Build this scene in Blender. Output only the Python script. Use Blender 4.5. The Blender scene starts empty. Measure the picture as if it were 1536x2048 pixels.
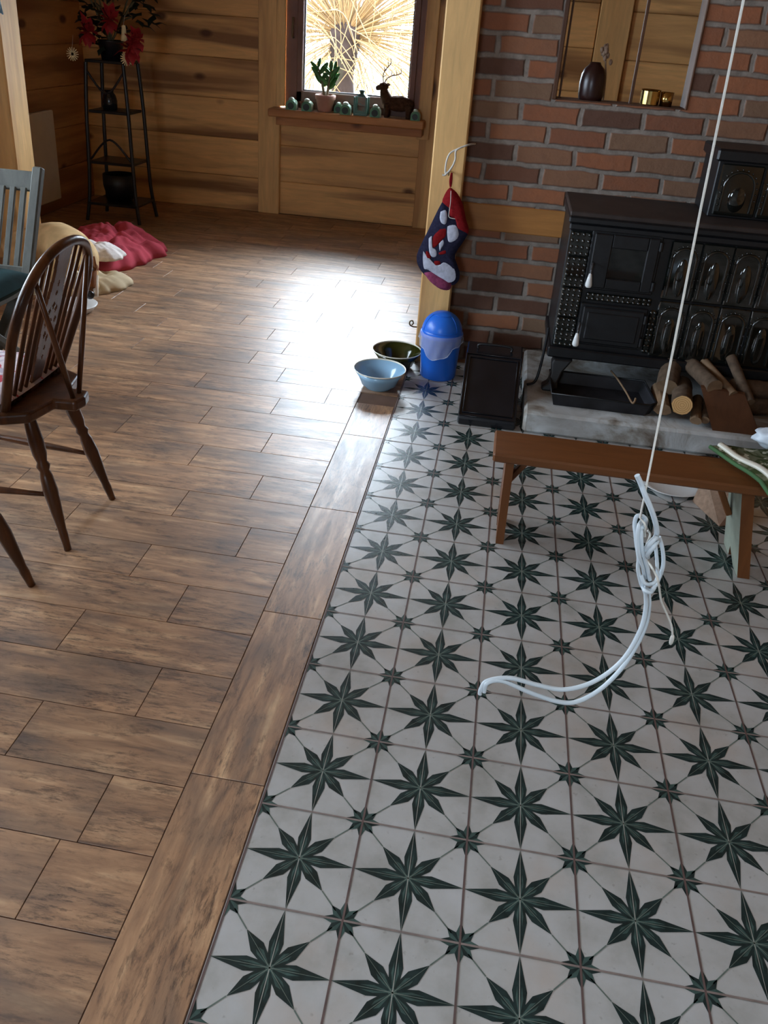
import bpy, math, random
from mathutils import Vector, Matrix, noise
random.seed(7)
COL = bpy.context.scene.collection
PI = math.pi
V = Vector

# ------------------------------------------------------------------ camera data (metres, floor at z=0)
CAM = V((0.2386, -0.8971, 1.5526)); FPX = 1672.55; PPX, PPY = 758.77, 860.59
RR = [V((0.98579, 0.15456, 0.06577)), V((0.12701, -0.42965, -0.89402)), V((-0.10992, 0.88967, -0.44318))]

def at(x, y, ax, v):
    """measured point of the photograph on a real plane of the room"""
    a, b = (x - PPX) / FPX, (y - PPY) / FPX
    d = RR[0] * a + RR[1] * b + RR[2]
    i = 'xyz'.index(ax)
    return CAM + d * ((v - CAM[i]) / d[i])

# ------------------------------------------------------------------ mesh builder
class MB:
    def __init__(s): s.v = []; s.f = []; s.m = []; s.sm = []; s.r = []
    def add(s, vs, fs, mi=0, smooth=False, r=None, M=None):
        if r is None: r = random.random()
        b = len(s.v)
        s.v += [(M @ V(p)) if M is not None else V(p) for p in vs]
        for f in fs:
            s.f.append([b + i for i in f]); s.m.append(mi); s.sm.append(smooth); s.r.append(r)
        return s
    def box(s, a, b, mi=0, ch=0.0, M=None, r=None):
        (x0, y0, z0), (x1, y1, z1) = a, b
        x0, x1 = min(x0, x1), max(x0, x1); y0, y1 = min(y0, y1), max(y0, y1); z0, z1 = min(z0, z1), max(z0, z1)
        c = min(ch, (x1-x0)*.45, (y1-y0)*.45, (z1-z0)*.45)
        if c <= 0:
            vs = [(x, y, z) for z in (z0, z1) for y in (y0, y1) for x in (x0, x1)]
            fs = [(0, 2, 3, 1), (4, 5, 7, 6), (0, 1, 5, 4), (2, 6, 7, 3), (0, 4, 6, 2), (1, 3, 7, 5)]
            return s.add(vs, fs, mi, False, r, M)
        vs = []; idx = {}
        X = (x0, x1); Y = (y0, y1); Z = (z0, z1)
        for i in (0, 1):
            for j in (0, 1):
                for k in (0, 1):
                    sx, sy, sz = (1, -1)[i], (1, -1)[j], (1, -1)[k]
                    idx[i, j, k, 0] = len(vs); vs.append((X[i], Y[j] + sy*c, Z[k] + sz*c))
                    idx[i, j, k, 1] = len(vs); vs.append((X[i] + sx*c, Y[j], Z[k] + sz*c))
                    idx[i, j, k, 2] = len(vs); vs.append((X[i] + sx*c, Y[j] + sy*c, Z[k]))
        I = lambda i, j, k, a: idx[i, j, k, a]
        fs = []
        for i in (0, 1): fs.append([I(i, 0, 0, 0), I(i, 1, 0, 0), I(i, 1, 1, 0), I(i, 0, 1, 0)])
        for j in (0, 1): fs.append([I(0, j, 0, 1), I(1, j, 0, 1), I(1, j, 1, 1), I(0, j, 1, 1)])
        for k in (0, 1): fs.append([I(0, 0, k, 2), I(1, 0, k, 2), I(1, 1, k, 2), I(0, 1, k, 2)])
        for j in (0, 1):
            for k in (0, 1): fs.append([I(0, j, k, 1), I(1, j, k, 1), I(1, j, k, 2), I(0, j, k, 2)])
        for i in (0, 1):
            for k in (0, 1): fs.append([I(i, 0, k, 0), I(i, 1, k, 0), I(i, 1, k, 2), I(i, 0, k, 2)])
        for i in (0, 1):
            for j in (0, 1): fs.append([I(i, j, 0, 0), I(i, j, 1, 0), I(i, j, 1, 1), I(i, j, 0, 1)])
        for i in (0, 1):
            for j in (0, 1):
                for k in (0, 1): fs.append([I(i, j, k, 0), I(i, j, k, 1), I(i, j, k, 2)])
        return s.add(vs, fs, mi, False, r, M)
    def beam(s, a, b, w, t, up=(0, 0, 1), mi=0, ch=0.003, r=None):
        """rectangular bar from a to b, w along 'side', t along 'up'"""
        a, b = V(a), V(b); z = (b - a); L = z.length; z.normalize()
        u = V(up); x = u.cross(z).normalized(); y = z.cross(x)
        M = Matrix((( x.x, y.x, z.x, a.x), (x.y, y.y, z.y, a.y), (x.z, y.z, z.z, a.z), (0, 0, 0, 1)))
        return s.box((-w/2, -t/2, 0), (w/2, t/2, L), mi, ch, M, r)
    def tube(s, pts, rad, n=8, mi=0, cap=True, closed=False, r=None, flat=1.0):
        pts = [V(p) for p in pts]; N = len(pts)
        if not isinstance(rad, (list, tuple)): rad = [rad]*N
        vs = []; up = None
        for i, p in enumerate(pts):
            if closed: t = pts[(i+1) % N] - pts[i-1]
            else: t = pts[min(i+1, N-1)] - pts[max(i-1, 0)]
            t.normalize()
            if up is None:
                up = V((0, 0, 1)) if abs(t.z) < .9 else V((1, 0, 0))
            x = up.cross(t)
            if x.length < 1e-4: x = V((1, 0, 0)).cross(t)
            x.normalize(); y = t.cross(x); up = y
            for k in range(n):
                a = 2*PI*k/n
                vs.append(p + (x*math.cos(a)*flat + y*math.sin(a))*rad[i])
        fs = []
        for i in range(N if closed else N-1):
            j = (i+1) % N
            for k in range(n):
                fs.append((i*n+k, i*n+(k+1) % n, j*n+(k+1) % n, j*n+k))
        s.add(vs, fs, mi, True, r)
        if cap and not closed:
            s.add([vs[k] for k in range(n)], [tuple(range(n))[::-1]], mi, False, r)
            s.add([vs[(N-1)*n+k] for k in range(n)], [tuple(range(n))], mi, False, r)
        return s
    def lathe(s, prof, c=(0, 0, 0), n=24, mi=0, M=None, sx=1, sy=1, r=None, smooth=True):
        vs = []; N = len(prof)
        for (rr, z) in prof:
            for k in range(n):
                a = 2*PI*k/n; vs.append((c[0]+rr*math.cos(a)*sx, c[1]+rr*math.sin(a)*sy, c[2]+z))
        fs = [(i*n+k, i*n+(k+1) % n, (i+1)*n+(k+1) % n, (i+1)*n+k) for i in range(N-1) for k in range(n)]
        return s.add(vs, fs, mi, smooth, r, M)
    def turned(s, a, b, prof, n=12, mi=0, r=None):
        """lathe profile [(radius, t 0..1)] along the line a-b"""
        a, b = V(a), V(b); z = (b-a); L = z.length; z.normalize()
        x = V((0, 1, 0)).cross(z).normalized(); y = z.cross(x)
        M = Matrix((( x.x, y.x, z.x, a.x), (x.y, y.y, z.y, a.y), (x.z, y.z, z.z, a.z), (0, 0, 0, 1)))
        p = [(0.0005, prof[0][1]*L)] + [(q, t*L) for q, t in prof] + [(0.0005, prof[-1][1]*L)]
        return s.lathe(p, n=n, mi=mi, M=M, r=r)
    def ell(s, c, rad, mi=0, n=16, m=10, M=None, fn=None, r=None):
        vs = [];
        for i in range(m+1):
            ph = PI*i/m
            for k in range(n):
                a = 2*PI*k/n
                d = V((math.sin(ph)*math.cos(a), math.sin(ph)*math.sin(a), math.cos(ph)))
                q = fn(d) if fn else 1
                vs.append((c[0]+d.x*rad[0]*q, c[1]+d.y*rad[1]*q, c[2]+d.z*rad[2]*q))
        fs = [(i*n+k, i*n+(k+1) % n, (i+1)*n+(k+1) % n, (i+1)*n+k) for i in range(m) for k in range(n)]
        return s.add(vs, fs, mi, True, r, M)
    def prism(s, poly, f0, f1, mi=0, r=None, smooth=False):
        """poly: list of 2D; f0/f1: map (u,v)->3D for the two faces"""
        n = len(poly)
        vs = [f0(*p) for p in poly] + [f1(*p) for p in poly]
        fs = [tuple(range(n))[::-1], tuple(range(n, 2*n))] + [(i, (i+1) % n, n+(i+1) % n, n+i) for i in range(n)]
        return s.add(vs, fs, mi, smooth, r)
    def build(s, name, mats, parent=None, label=None, sub=0, solid=0, disp=None):
        import bmesh
        off = V((0, 0, 0))
        p = parent
        while p is not None: off += p.location; p = p.parent
        me = bpy.data.meshes.new(name)
        me.from_pydata([tuple(v - off) for v in s.v], [], s.f)
        if not isinstance(mats, (list, tuple)): mats = [mats]
        for m in mats: me.materials.append(m)
        me.polygons.foreach_set('material_index', s.m)
        me.polygons.foreach_set('use_smooth', s.sm)
        at_ = me.attributes.new('rnd', 'FLOAT', 'FACE'); at_.data.foreach_set('value', s.r)
        bm = bmesh.new(); bm.from_mesh(me)
        bmesh.ops.recalc_face_normals(bm, faces=bm.faces); bm.to_mesh(me); bm.free()
        o = bpy.data.objects.new(name, me); COL.objects.link(o)
        if parent is not None: o.parent = parent
        if label: o['label'] = label
        if solid:
            md = o.modifiers.new('solid', 'SOLIDIFY'); md.thickness = solid; md.offset = 0
        if sub:
            md = o.modifiers.new('sub', 'SUBSURF'); md.levels = sub; md.render_levels = sub
        return o

def tag(o, label, cat, group=None, kind=None):
    o['label'] = label; o['category'] = cat
    if group: o['group'] = group
    if kind: o['kind'] = kind
    return o
def struct(o, label=None):
    o['kind'] = 'structure'
    if label: o['label'] = label
    return o
def thing(name, label, cat, loc, group=None):
    o = bpy.data.objects.new(name, None); COL.objects.link(o); o.location = loc
    o.empty_display_size = .05
    return tag(o, label, cat, group)
def copy_tree(o, parent=None):
    c = o.copy(); COL.objects.link(c); c.parent = parent
    for ch in [k for k in bpy.data.objects if k.parent == o]: copy_tree(ch, c)
    return c
def bez(pts, n=8):
    """catmull-rom through the points"""
    pts = [V(p) for p in pts]; out = []
    for i in range(len(pts)-1):
        p0 = pts[max(i-1, 0)]; p1 = pts[i]; p2 = pts[i+1]; p3 = pts[min(i+2, len(pts)-1)]
        for k in range(n):
            t = k/n
            out.append(.5*((2*p1) + (p2-p0)*t + (2*p0-5*p1+4*p2-p3)*t*t + (3*p1-p0-3*p2+p3)*t**3))
    out.append(pts[-1]); return out

# ------------------------------------------------------------------ materials
def srgb(r, g, b):
    f = lambda c: ((c/255)/12.92 if c/255 <= .04045 else (((c/255)+.055)/1.055)**2.4)
    return (f(r), f(g), f(b), 1)
class NT:
    def __init__(s, name):
        s.m = bpy.data.materials.new(name); s.m.use_nodes = True
        s.t = s.m.node_tree; s.t.nodes.clear()
        s.out = s.n('ShaderNodeOutputMaterial'); s.b = s.n('ShaderNodeBsdfPrincipled')
        s.t.links.new(s.b.outputs[0], s.out.inputs[0])
    def n(s, ty, **k):
        x = s.t.nodes.new(ty)
        for a, b in k.items(): setattr(x, a, b)
        return x
    def l(s, a, b): s.t.links.new(a, b)
    def coord(s, sc=(1, 1, 1), rnd=0, kind='Object'):
        c = s.n('ShaderNodeTexCoord'); mp = s.n('ShaderNodeMapping'); mp.inputs['Scale'].default_value = sc
        s.l(c.outputs[kind], mp.inputs['Vector'])
        if rnd:
            a = s.n('ShaderNodeAttribute'); a.attribute_name = 'rnd'
            m = s.n('ShaderNodeMath', operation='MULTIPLY'); m.inputs[1].default_value = rnd; s.l(a.outputs['Fac'], m.inputs[0])
            ad = s.n('ShaderNodeVectorMath', operation='ADD'); s.l(mp.outputs[0], ad.inputs[0]); s.l(m.outputs[0], ad.inputs[1])
            return ad.outputs[0]
        return mp.outputs[0]
    def noise(s, vec, scale=5, detail=3, rough=.5, dist=0):
        x = s.n('ShaderNodeTexNoise'); x.inputs['Scale'].default_value = scale; x.inputs['Detail'].default_value = detail
        x.inputs['Roughness'].default_value = rough; x.inputs['Distortion'].default_value = dist
        s.l(vec, x.inputs['Vector']); return x.outputs['Fac']
    def ramp(s, fac, st):
        x = s.n('ShaderNodeValToRGB'); e = x.color_ramp.elements
        while len(e) < len(st): e.new(.5)
        for i, (p, c) in enumerate(st): e[i].position = p; e[i].color = c if len(c) == 4 else (*c, 1)
        s.l(fac, x.inputs[0]); return x.outputs[0]
    def mix(s, fac, a, b, bt='MIX'):
        x = s.n('ShaderNodeMix', data_type='RGBA', blend_type=bt)
        for sock, v in ((x.inputs[0], fac), (x.inputs[6], a), (x.inputs[7], b)):
            if isinstance(v, (int, float)): sock.default_value = v
            elif isinstance(v, tuple): sock.default_value = v
            else: s.l(v, sock)
        return x.outputs[2]
    def math(s, op, a, b=0.0):
        x = s.n('ShaderNodeMath', operation=op)
        for i, v in enumerate((a, b)):
            if isinstance(v, (int, float)): x.inputs[i].default_value = v
            else: s.l(v, x.inputs[i])
        return x.outputs[0]
    def bump(s, h, st=.3, d=.01):
        x = s.n('ShaderNodeBump'); x.inputs['Strength'].default_value = st; x.inputs['Distance'].default_value = d
        s.l(h, x.inputs['Height']); s.l(x.outputs[0], s.b.inputs['Normal'])
    def fin(s, col=None, rough=.6, spec=None, metal=0, **k):
        if col is not None:
            if isinstance(col, tuple): s.b.inputs['Base Color'].default_value = col
            else: s.l(col, s.b.inputs['Base Color'])
        if isinstance(rough, (int, float)): s.b.inputs['Roughness'].default_value = rough
        else: s.l(rough, s.b.inputs['Roughness'])
        s.b.inputs['Metallic'].default_value = metal
        if spec is not None: s.b.inputs['Specular IOR Level'].default_value = spec
        for a, v in k.items(): s.b.inputs[a.replace('_', ' ')].default_value = v
        return s.m

def plain(name, c, rough=.6, var=.12, sc=12, spec=None, metal=0, bump=0, **k):
    m = NT(name); v = m.coord(); f = m.noise(v, sc, 4)
    lo = tuple(x*(1-var) for x in c[:3])+(1,); hi = tuple(min(1, x*(1+var)) for x in c[:3])+(1,)
    col = m.ramp(f, [(.3, lo), (.7, hi)])
    if bump: m.bump(f, bump, .004)
    return m.fin(col, rough, spec, metal, **k)

def wood(name, base, dark, knot, axis='x', rnd=17, knots=1.0, rough=.55, band=.7, sc=1.0, bands=4.0):
    m = NT(name)
    st = {'x': (.55, 5, 5), 'z': (5, 5, .55), 'y': (5, .55, 5)}[axis]
    st2 = {'x': (.35, bands, bands), 'z': (bands, bands, .35), 'y': (bands, .35, bands)}[axis]
    v = m.coord(tuple(q*sc for q in st), rnd); v2 = m.coord(tuple(q*sc for q in st2), rnd)
    g = m.noise(v, 7, 6, .65, .6)
    col = m.ramp(g, [(.25, tuple(x*.78 for x in base[:3])+(1,)), (.75, tuple(min(1, x*1.12) for x in base[:3])+(1,))])
    b = m.noise(v2, 1.6, 3, .5, .25)
    bf = m.ramp(b, [(.46, (0, 0, 0, 1)), (.62, (1, 1, 1, 1))])
    col = m.mix(m.math('MULTIPLY', bf, band), col, dark)
    q2 = m.noise(m.coord({'x': (.25, 1.6, 1.6), 'z': (1.6, 1.6, .25), 'y': (1.6, .25, 1.6)}[axis], rnd), 2.2, 2, .5, .2)
    col = m.mix(m.math('MULTIPLY', m.ramp(q2, [(.45, (0, 0, 0, 1)), (.62, (1, 1, 1, 1))]), .45*band), col, tuple(.5*(a+b) for a, b in zip(dark, base)))
    if knots:
        kv = {'x': (2.4, 4.2, 4.2), 'z': (4.2, 4.2, 1.6), 'y': (4.2, 2.4, 4.2)}[axis]
        vo = m.n('ShaderNodeTexVoronoi'); vo.inputs['Scale'].default_value = 1.0*sc
        m.l(m.coord(kv, rnd), vo.inputs['Vector'])
        kf = m.ramp(vo.outputs['Distance'], [(.09, (1, 1, 1, 1)), (.17, (0, 0, 0, 1))])
        col = m.mix(m.math('MULTIPLY', kf, .85*knots), col, knot)
    m.bump(g, .15, .004)
    return m.fin(col, rough, .35)

PINE = srgb(236, 186, 120); PINED = srgb(120, 78, 46); KNOT = srgb(74, 38, 20)
M = {}
M['pine'] = wood('pine_logs', PINE, PINED, KNOT, 'x', band=.85)
M['pine_v'] = wood('pine_post', srgb(232, 188, 124), srgb(160, 108, 62), KNOT, 'z', band=.6)
M['pine_sill'] = wood('pine_sill', srgb(196, 138, 84), srgb(120, 66, 34), KNOT, 'x', band=.6)
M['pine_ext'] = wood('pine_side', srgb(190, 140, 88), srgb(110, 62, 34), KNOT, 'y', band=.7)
M['orange_wood'] = wood('stained_bench_wood', srgb(122, 76, 42), srgb(76, 44, 24), KNOT, 'x', rough=.38, band=.6, knots=.3)
M['bench_leg'] = wood('stained_leg_wood', srgb(130, 80, 42), srgb(78, 44, 22), KNOT, 'z', rough=.42, band=.6, knots=.2)
M['chairwood'] = wood('varnished_elm', srgb(92, 54, 28), srgb(46, 26, 14), KNOT, 'z', rough=.3, band=.7, knots=0, sc=3)
M['greywood'] = wood('weathered_teak', srgb(96, 98, 92), srgb(62, 62, 58), srgb(50, 50, 50), 'z', rough=.6, band=.5, knots=0, sc=2)
M['lintel'] = wood('lintel_wood', srgb(186, 128, 66), srgb(120, 70, 36), KNOT, 'x', band=.4, knots=.3)
M['darkframe'] = plain('brown_window_frame', srgb(112, 72, 54), .5)
M['darkboard'] = wood('brown_board', srgb(96, 62, 40), srgb(60, 38, 26), KNOT, 'z', band=.5, knots=.2)

# plank tiles (wood-look ceramic)
def plank(name, axis):
    m = NT(name)
    st = (.8, 6, 1) if axis == 'x' else (6, .8, 1)
    v = m.coord(st, 23); g = m.noise(v, 5, 6, .62, .5)
    col = m.ramp(g, [(.28, srgb(92, 66, 48)), (.4, srgb(152, 116, 86)), (.56, srgb(182, 144, 110)), (.72, srgb(218, 184, 146))])
    w = m.noise(m.coord((1.1, 3.2, 1) if axis == 'x' else (3.2, 1.1, 1), 31), 2.6, 5, .6, .3)
    wf = m.ramp(w, [(.45, (0, 0, 0, 1)), (.7, (1, 1, 1, 1))])
    col = m.mix(m.math('MULTIPLY', wf, .8), col, srgb(96, 84, 76))
    s2 = m.noise(m.coord((2.2, 7, 1) if axis == 'x' else (7, 2.2, 1), 11), 5, 7, .74, .3)
    sf = m.ramp(s2, [(.53, (0, 0, 0, 1)), (.66, (1, 1, 1, 1))])
    col = m.mix(m.math('MULTIPLY', sf, .72), col, srgb(74, 54, 42))
    s3 = m.noise(m.coord((2.5, 16, 1) if axis == 'x' else (16, 2.5, 1), 19), 7, 6, .8, .2)
    s4 = m.noise(m.coord((.7, 2.2, 1) if axis == 'x' else (2.2, .7, 1), 13), 2.2, 2, .5)
    s5 = m.math('MULTIPLY', m.ramp(s3, [(.5, (0, 0, 0, 1)), (.62, (1, 1, 1, 1))]), m.ramp(s4, [(.45, (0, 0, 0, 1)), (.6, (1, 1, 1, 1))]))
    col = m.mix(m.math('MULTIPLY', s5, .75), col, srgb(58, 42, 34))
    a = m.n('ShaderNodeAttribute'); a.attribute_name = 'rnd'
    col = m.mix(1.0, col, m.ramp(a.outputs['Fac'], [(0, (.84, .80, .77, 1)), (1, (1.1, 1.04, .98, 1))]), 'MULTIPLY')
    m.bump(m.noise(m.coord((3, 14, 1) if axis == 'x' else (14, 3, 1), 5), 6, 5, .6), .12, .003)
    rg = m.ramp(g, [(.3, (.47, .47, .47, 1)), (.8, (.35, .35, .35, 1))])
    return m.fin(col, rg, 1.0)
M['plank'] = plank('wood_look_planks', 'x'); M['plank_y'] = plank('wood_look_border', 'y')
M['grout'] = plain('brown_grout', srgb(104, 80, 66), .8)
def startile():
    m = NT('cream_star_tile'); v = m.coord()
    f = m.noise(v, 7, 5, .6); col = m.ramp(f, [(.3, srgb(162, 161, 156)), (.5, srgb(184, 184, 182)), (.75, srgb(196, 197, 198))])
    p = m.noise(m.coord((1, 1, 1), 9), 3.3, 4, .55); pf = m.ramp(p, [(.52, (0, 0, 0, 1)), (.72, (1, 1, 1, 1))])
    col = m.mix(m.math('MULTIPLY', pf, .7), col, srgb(186, 168, 154))
    d = m.noise(v, 60, 3, .5); df = m.ramp(d, [(.66, (0, 0, 0, 1)), (.74, (1, 1, 1, 1))])
    col = m.mix(m.math('MULTIPLY', df, .35), col, srgb(120, 110, 104))
    m.bump(f, .06, .002)
    return m.fin(col, .3, .5)
M['tile'] = startile()
M['star'] = plain('star_dark_green', srgb(36, 52, 52), .26, .35, 40, .5)
M['star2'] = plain('star_mid_green', srgb(66, 88, 84), .26, .3, 40, .5)
M['star3'] = plain('star_light_rays', srgb(104, 118, 110), .28, .2, 40, .5)
M['tline'] = plain('tile_line', srgb(164, 166, 158), .4, .1)
M['tgrout2'] = plain('pale_tile_grout', srgb(134, 120, 114), .7, .2, 30)
M['tgrout'] = plain('tile_grout', srgb(98, 78, 74), .7, .2, 30)

def brick():
    m = NT('red_brick')
    c = m.n('ShaderNodeTexCoord'); sp = m.n('ShaderNodeSeparateXYZ'); m.l(c.outputs['Object'], sp.inputs[0])
    cb = m.n('ShaderNodeCombineXYZ')
    nz = m.n('ShaderNodeTexNoise'); nz.inputs['Scale'].default_value = 9; m.l(c.outputs['Object'], nz.inputs['Vector'])
    wob = m.math('MULTIPLY', m.math('SUBTRACT', nz.outputs['Fac'], .5), .022)
    m.l(m.math('ADD', sp.outputs[0], wob), cb.inputs[0]); m.l(m.math('ADD', sp.outputs[2], wob), cb.inputs[1])
    b = m.n('ShaderNodeTexBrick'); m.l(cb.outputs[0], b.inputs['Vector'])
    b.offset = .5; b.inputs['Scale'].default_value = 1
    b.inputs['Brick Width'].default_value = .268; b.inputs['Row Height'].default_value = .0895
    b.inputs['Mortar Size'].default_value = .016; b.inputs['Mortar Smooth'].default_value = .6; b.inputs['Bias'].default_value = -.1
    b.inputs['Color1'].default_value = (0, 0, 0, 1); b.inputs['Color2'].default_value = (1, 1, 1, 1)
    tone = m.ramp(b.outputs['Color'], [(0, srgb(92, 66, 56)), (.16, srgb(150, 94, 68)), (.5, srgb(178, 112, 76)), (.78, srgb(136, 112, 90)), (1, srgb(184, 126, 90))])
    f = m.noise(c.outputs['Object'], 22, 5, .65)
    tone = m.mix(m.math('MULTIPLY', f, .75), tone, srgb(122, 92, 76))
    col = m.mix(b.outputs['Fac'], tone, m.ramp(f, [(.3, srgb(122, 114, 106)), (.7, srgb(160, 150, 140))]))
    h = m.math('ADD', m.math('MULTIPLY', b.outputs['Fac'], -1.0), m.math('MULTIPLY', f, .5))
    m.bump(h, .7, .012)
    return m.fin(col, .85, .2)
M['brick'] = brick()
M['plaster'] = plain('pale_plaster', srgb(196, 192, 184), .9)
M['ceil'] = wood('ceiling_boards', srgb(176, 130, 84), srgb(120, 80, 50), KNOT, 'y', band=.4)
M['white'] = plain('white_enamel', srgb(226, 228, 228), .35, .04)
M['radwhite'] = plain('radiator_white', srgb(214, 204, 186), .4, .04)
M['black_glaze'] = plain('black_glazed_tile', (.006, .008, .007, 1), .07, .3, 20, .8, Coat_Weight=.6, Coat_Roughness=.04)
M['cast'] = plain('cast_iron', (.007, .008, .010, 1), .42, .3, 40, .5, bump=.1)
M['sheet'] = plain('black_enamel', (.008, .009, .012, 1), .22, .3, 8, .5)
M['ash'] = plain('sooty_tray', (.02, .02, .024, 1), .5, .5, 14, .4)
M['stovetop'] = plain('dusty_stove_top', srgb(52, 42, 38), .6, .3, 9)
def hearth():
    m = NT('worn_white_hearth'); v = m.coord((1, 1, 1))
    f = m.noise(v, 5.5, 6, .65, .6)
    col = m.ramp(f, [(.33, srgb(120, 108, 96)), (.43, srgb(164, 162, 156)), (.52, srgb(202, 208, 210)), (.7, srgb(226, 234, 238))])
    g = m.noise(v, 2.2, 3, .5, .4); gf = m.ramp(g, [(.42, (1, 1, 1, 1)), (.62, (0, 0, 0, 1))])
    col = m.mix(m.math('MULTIPLY', gf, .5), col, srgb(124, 116, 106))
    m.bump(f, .5, .012)
    return m.fin(col, .75, .3)
M['hearth'] = hearth()
M['glassy'] = plain('oven_glass', (.01, .012, .012, 1), .06, .1, 5, .7)
M['porcelain'] = plain('white_porcelain', srgb(232, 236, 236), .15, .02)
M['blue'] = plain('blue_plastic', srgb(34, 112, 224), .32, .04, 8, .5)
M['pblue'] = plain('pale_blue_enamel', srgb(146, 186, 214), .14, .04, 8, .6)
M['rim'] = plain('cream_rim', srgb(226, 222, 206), .25, .05)
M['olive'] = plain('olive_enamel', srgb(40, 46, 14), .12, .1, 8, .6)
M['cord'] = plain('white_plastic_cord', srgb(206, 216, 222), .35, .03)
M['string'] = plain('white_cotton_string', srgb(214, 210, 200), .8, .06, 200)
M['terracotta'] = plain('terracotta', srgb(176, 128, 110), .7, .15)
M['leaf'] = plain('jade_leaf', srgb(44, 104, 34), .4, .25)
M['stemg'] = plain('plant_stem', srgb(98, 92, 62), .6, .2)
M['mint'] = plain('mint_green_glaze', srgb(112, 166, 138), .3, .2)
M['mintw'] = plain('pale_mint_glaze', srgb(196, 216, 200), .3, .1)
M['mintd'] = plain('dark_green_inside', srgb(24, 40, 34), .5, .1)
M['lantern'] = plain('green_painted_tin', srgb(62, 98, 84), .45, .2)
M['fur'] = plain('brown_plush', srgb(74, 52, 38), .95, .4, 60, .1, bump=.8)
M['antler'] = plain('twig_antler', srgb(96, 62, 44), .8, .2)
M['vase'] = plain('dark_red_brown_ceramic', srgb(46, 24, 22), .3, .2)
M['brass'] = plain('polished_brass', srgb(200, 170, 104), .18, .1, 8, None, 1.0)
M['dried'] = plain('dried_flower', srgb(150, 124, 104), .9, .2, 60)
M['poins'] = plain('poinsettia_red', srgb(150, 26, 34), .6, .25, 20)
M['poinsleaf'] = plain('dark_foliage', srgb(28, 38, 26), .6, .25, 20)
M['starpaper'] = plain('cream_straw_star', srgb(222, 206, 160), .7, .1)
M['blackmetal'] = plain('black_painted_metal', (.01, .01, .012, 1), .35, .2)
M['bark'] = plain('log_bark', srgb(94, 78, 64), .9, .35, 30, .2, bump=.8)
def logend():
    m = NT('log_end_rings'); c = m.n('ShaderNodeTexCoord')
    w = m.n('ShaderNodeTexWave', wave_type='RINGS', rings_direction='SPHERICAL'); w.inputs['Scale'].default_value = 38; w.inputs['Distortion'].default_value = 1.2
    m.l(c.outputs['Object'], w.inputs['Vector'])
    return m.fin(m.ramp(w.outputs['Fac'], [(.2, srgb(196, 150, 96)), (.8, srgb(224, 184, 128))]), .8, .2)
M['logend'] = logend()
M['split'] = plain('split_wood', srgb(134, 110, 86), .85, .25, 18, .2, bump=.5)
M['cardboard'] = plain('brown_cardboard', srgb(170, 128, 88), .85, .06, 6)
M['palewash'] = plain('pale_worn_paint', srgb(170, 178, 162), .8, .25, 9, .2, bump=.2)
M['paper'] = plain('white_plastic_bag', srgb(214, 226, 236), .4, .05)
M['bluecloth'] = plain('blue_grey_cloth', srgb(134, 166, 184), .9, .12, 20, .1)
M['redcloth'] = plain('red_fleece', srgb(186, 74, 88), .95, .18, 9, .1, bump=.4)
M['fleece'] = plain('white_sheepskin', srgb(226, 218, 214), .95, .1, 40, .1, bump=.8)
M['beige'] = plain('beige_blanket', srgb(196, 178, 148), .95, .12, 9, .1, bump=.2)
M['dog'] = plain('tan_short_fur', srgb(214, 180, 130), .85, .2, 9, .2)
M['dogdark'] = plain('brown_face_fur', srgb(124, 76, 40), .85, .25, 14, .2)
M['dogwhite'] = plain('white_muzzle_fur', srgb(218, 206, 188), .85, .1, 14, .2)
M['dognose'] = plain('black_nose', (.01, .01, .012, 1), .3, .1)
M['navy'] = plain('navy_knit', srgb(38, 38, 58), .95, .25, 90, .1, bump=.4)
M['redknit'] = plain('red_knit', srgb(122, 24, 28), .95, .2, 90, .1, bump=.4)
M['plumknit'] = plain('plum_knit', srgb(132, 62, 92), .95, .3, 60, .1, bump=.4)
M['whiteknit'] = plain('white_knit', srgb(182, 186, 202), .95, .12, 90, .1, bump=.4)
M['tealcush'] = plain('dark_teal_fabric', srgb(20, 44, 46), .9, .4, 10, .1, bump=.2)
M['hook'] = plain('bronze_hook', srgb(96, 78, 54), .4, .1, 8, None, .8)
M['coilgrey'] = plain('grey_wire', srgb(70, 70, 72), .4, .2, 40, None, .6)
def patterned(name, a, b, c, sc):
    m = NT(name); v = m.coord((1, 1, 1))
    f = m.noise(v, sc, 3, .6, 1.0); g = m.noise(v, sc*1.7, 3, .6, .6)
    col = m.mix(m.ramp(f, [(.47, (0, 0, 0, 1)), (.53, (1, 1, 1, 1))]), a, b)
    col = m.mix(m.ramp(g, [(.57, (0, 0, 0, 1)), (.61, (1, 1, 1, 1))]), col, c)
    return m.fin(col, .9, .15)
M['floral'] = patterned('floral_cushion_fabric', srgb(208, 196, 200), srgb(168, 160, 172), srgb(176, 70, 80), 13)
M['greencloth'] = patterned('green_leaf_fabric', srgb(58, 66, 36), srgb(104, 104, 80), srgb(184, 180, 160), 14)
M['greenedge'] = plain('green_piping', srgb(70, 108, 66), .8)
def thinglass():
    m = NT('window_glass'); t = m.t
    tr = m.n('ShaderNodeBsdfTransparent'); gl = m.n('ShaderNodeBsdfGlossy'); gl.inputs['Roughness'].default_value = .02
    fr = m.n('ShaderNodeFresnel'); fr.inputs['IOR'].default_value = 1.35
    mx = m.n('ShaderNodeMixShader'); m.l(fr.outputs[0], mx.inputs[0]); m.l(tr.outputs[0], mx.inputs[1]); m.l(gl.outputs[0], mx.inputs[2])
    m.l(mx.outputs[0], m.out.inputs[0]); return m.m
M['glass'] = thinglass()
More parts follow.
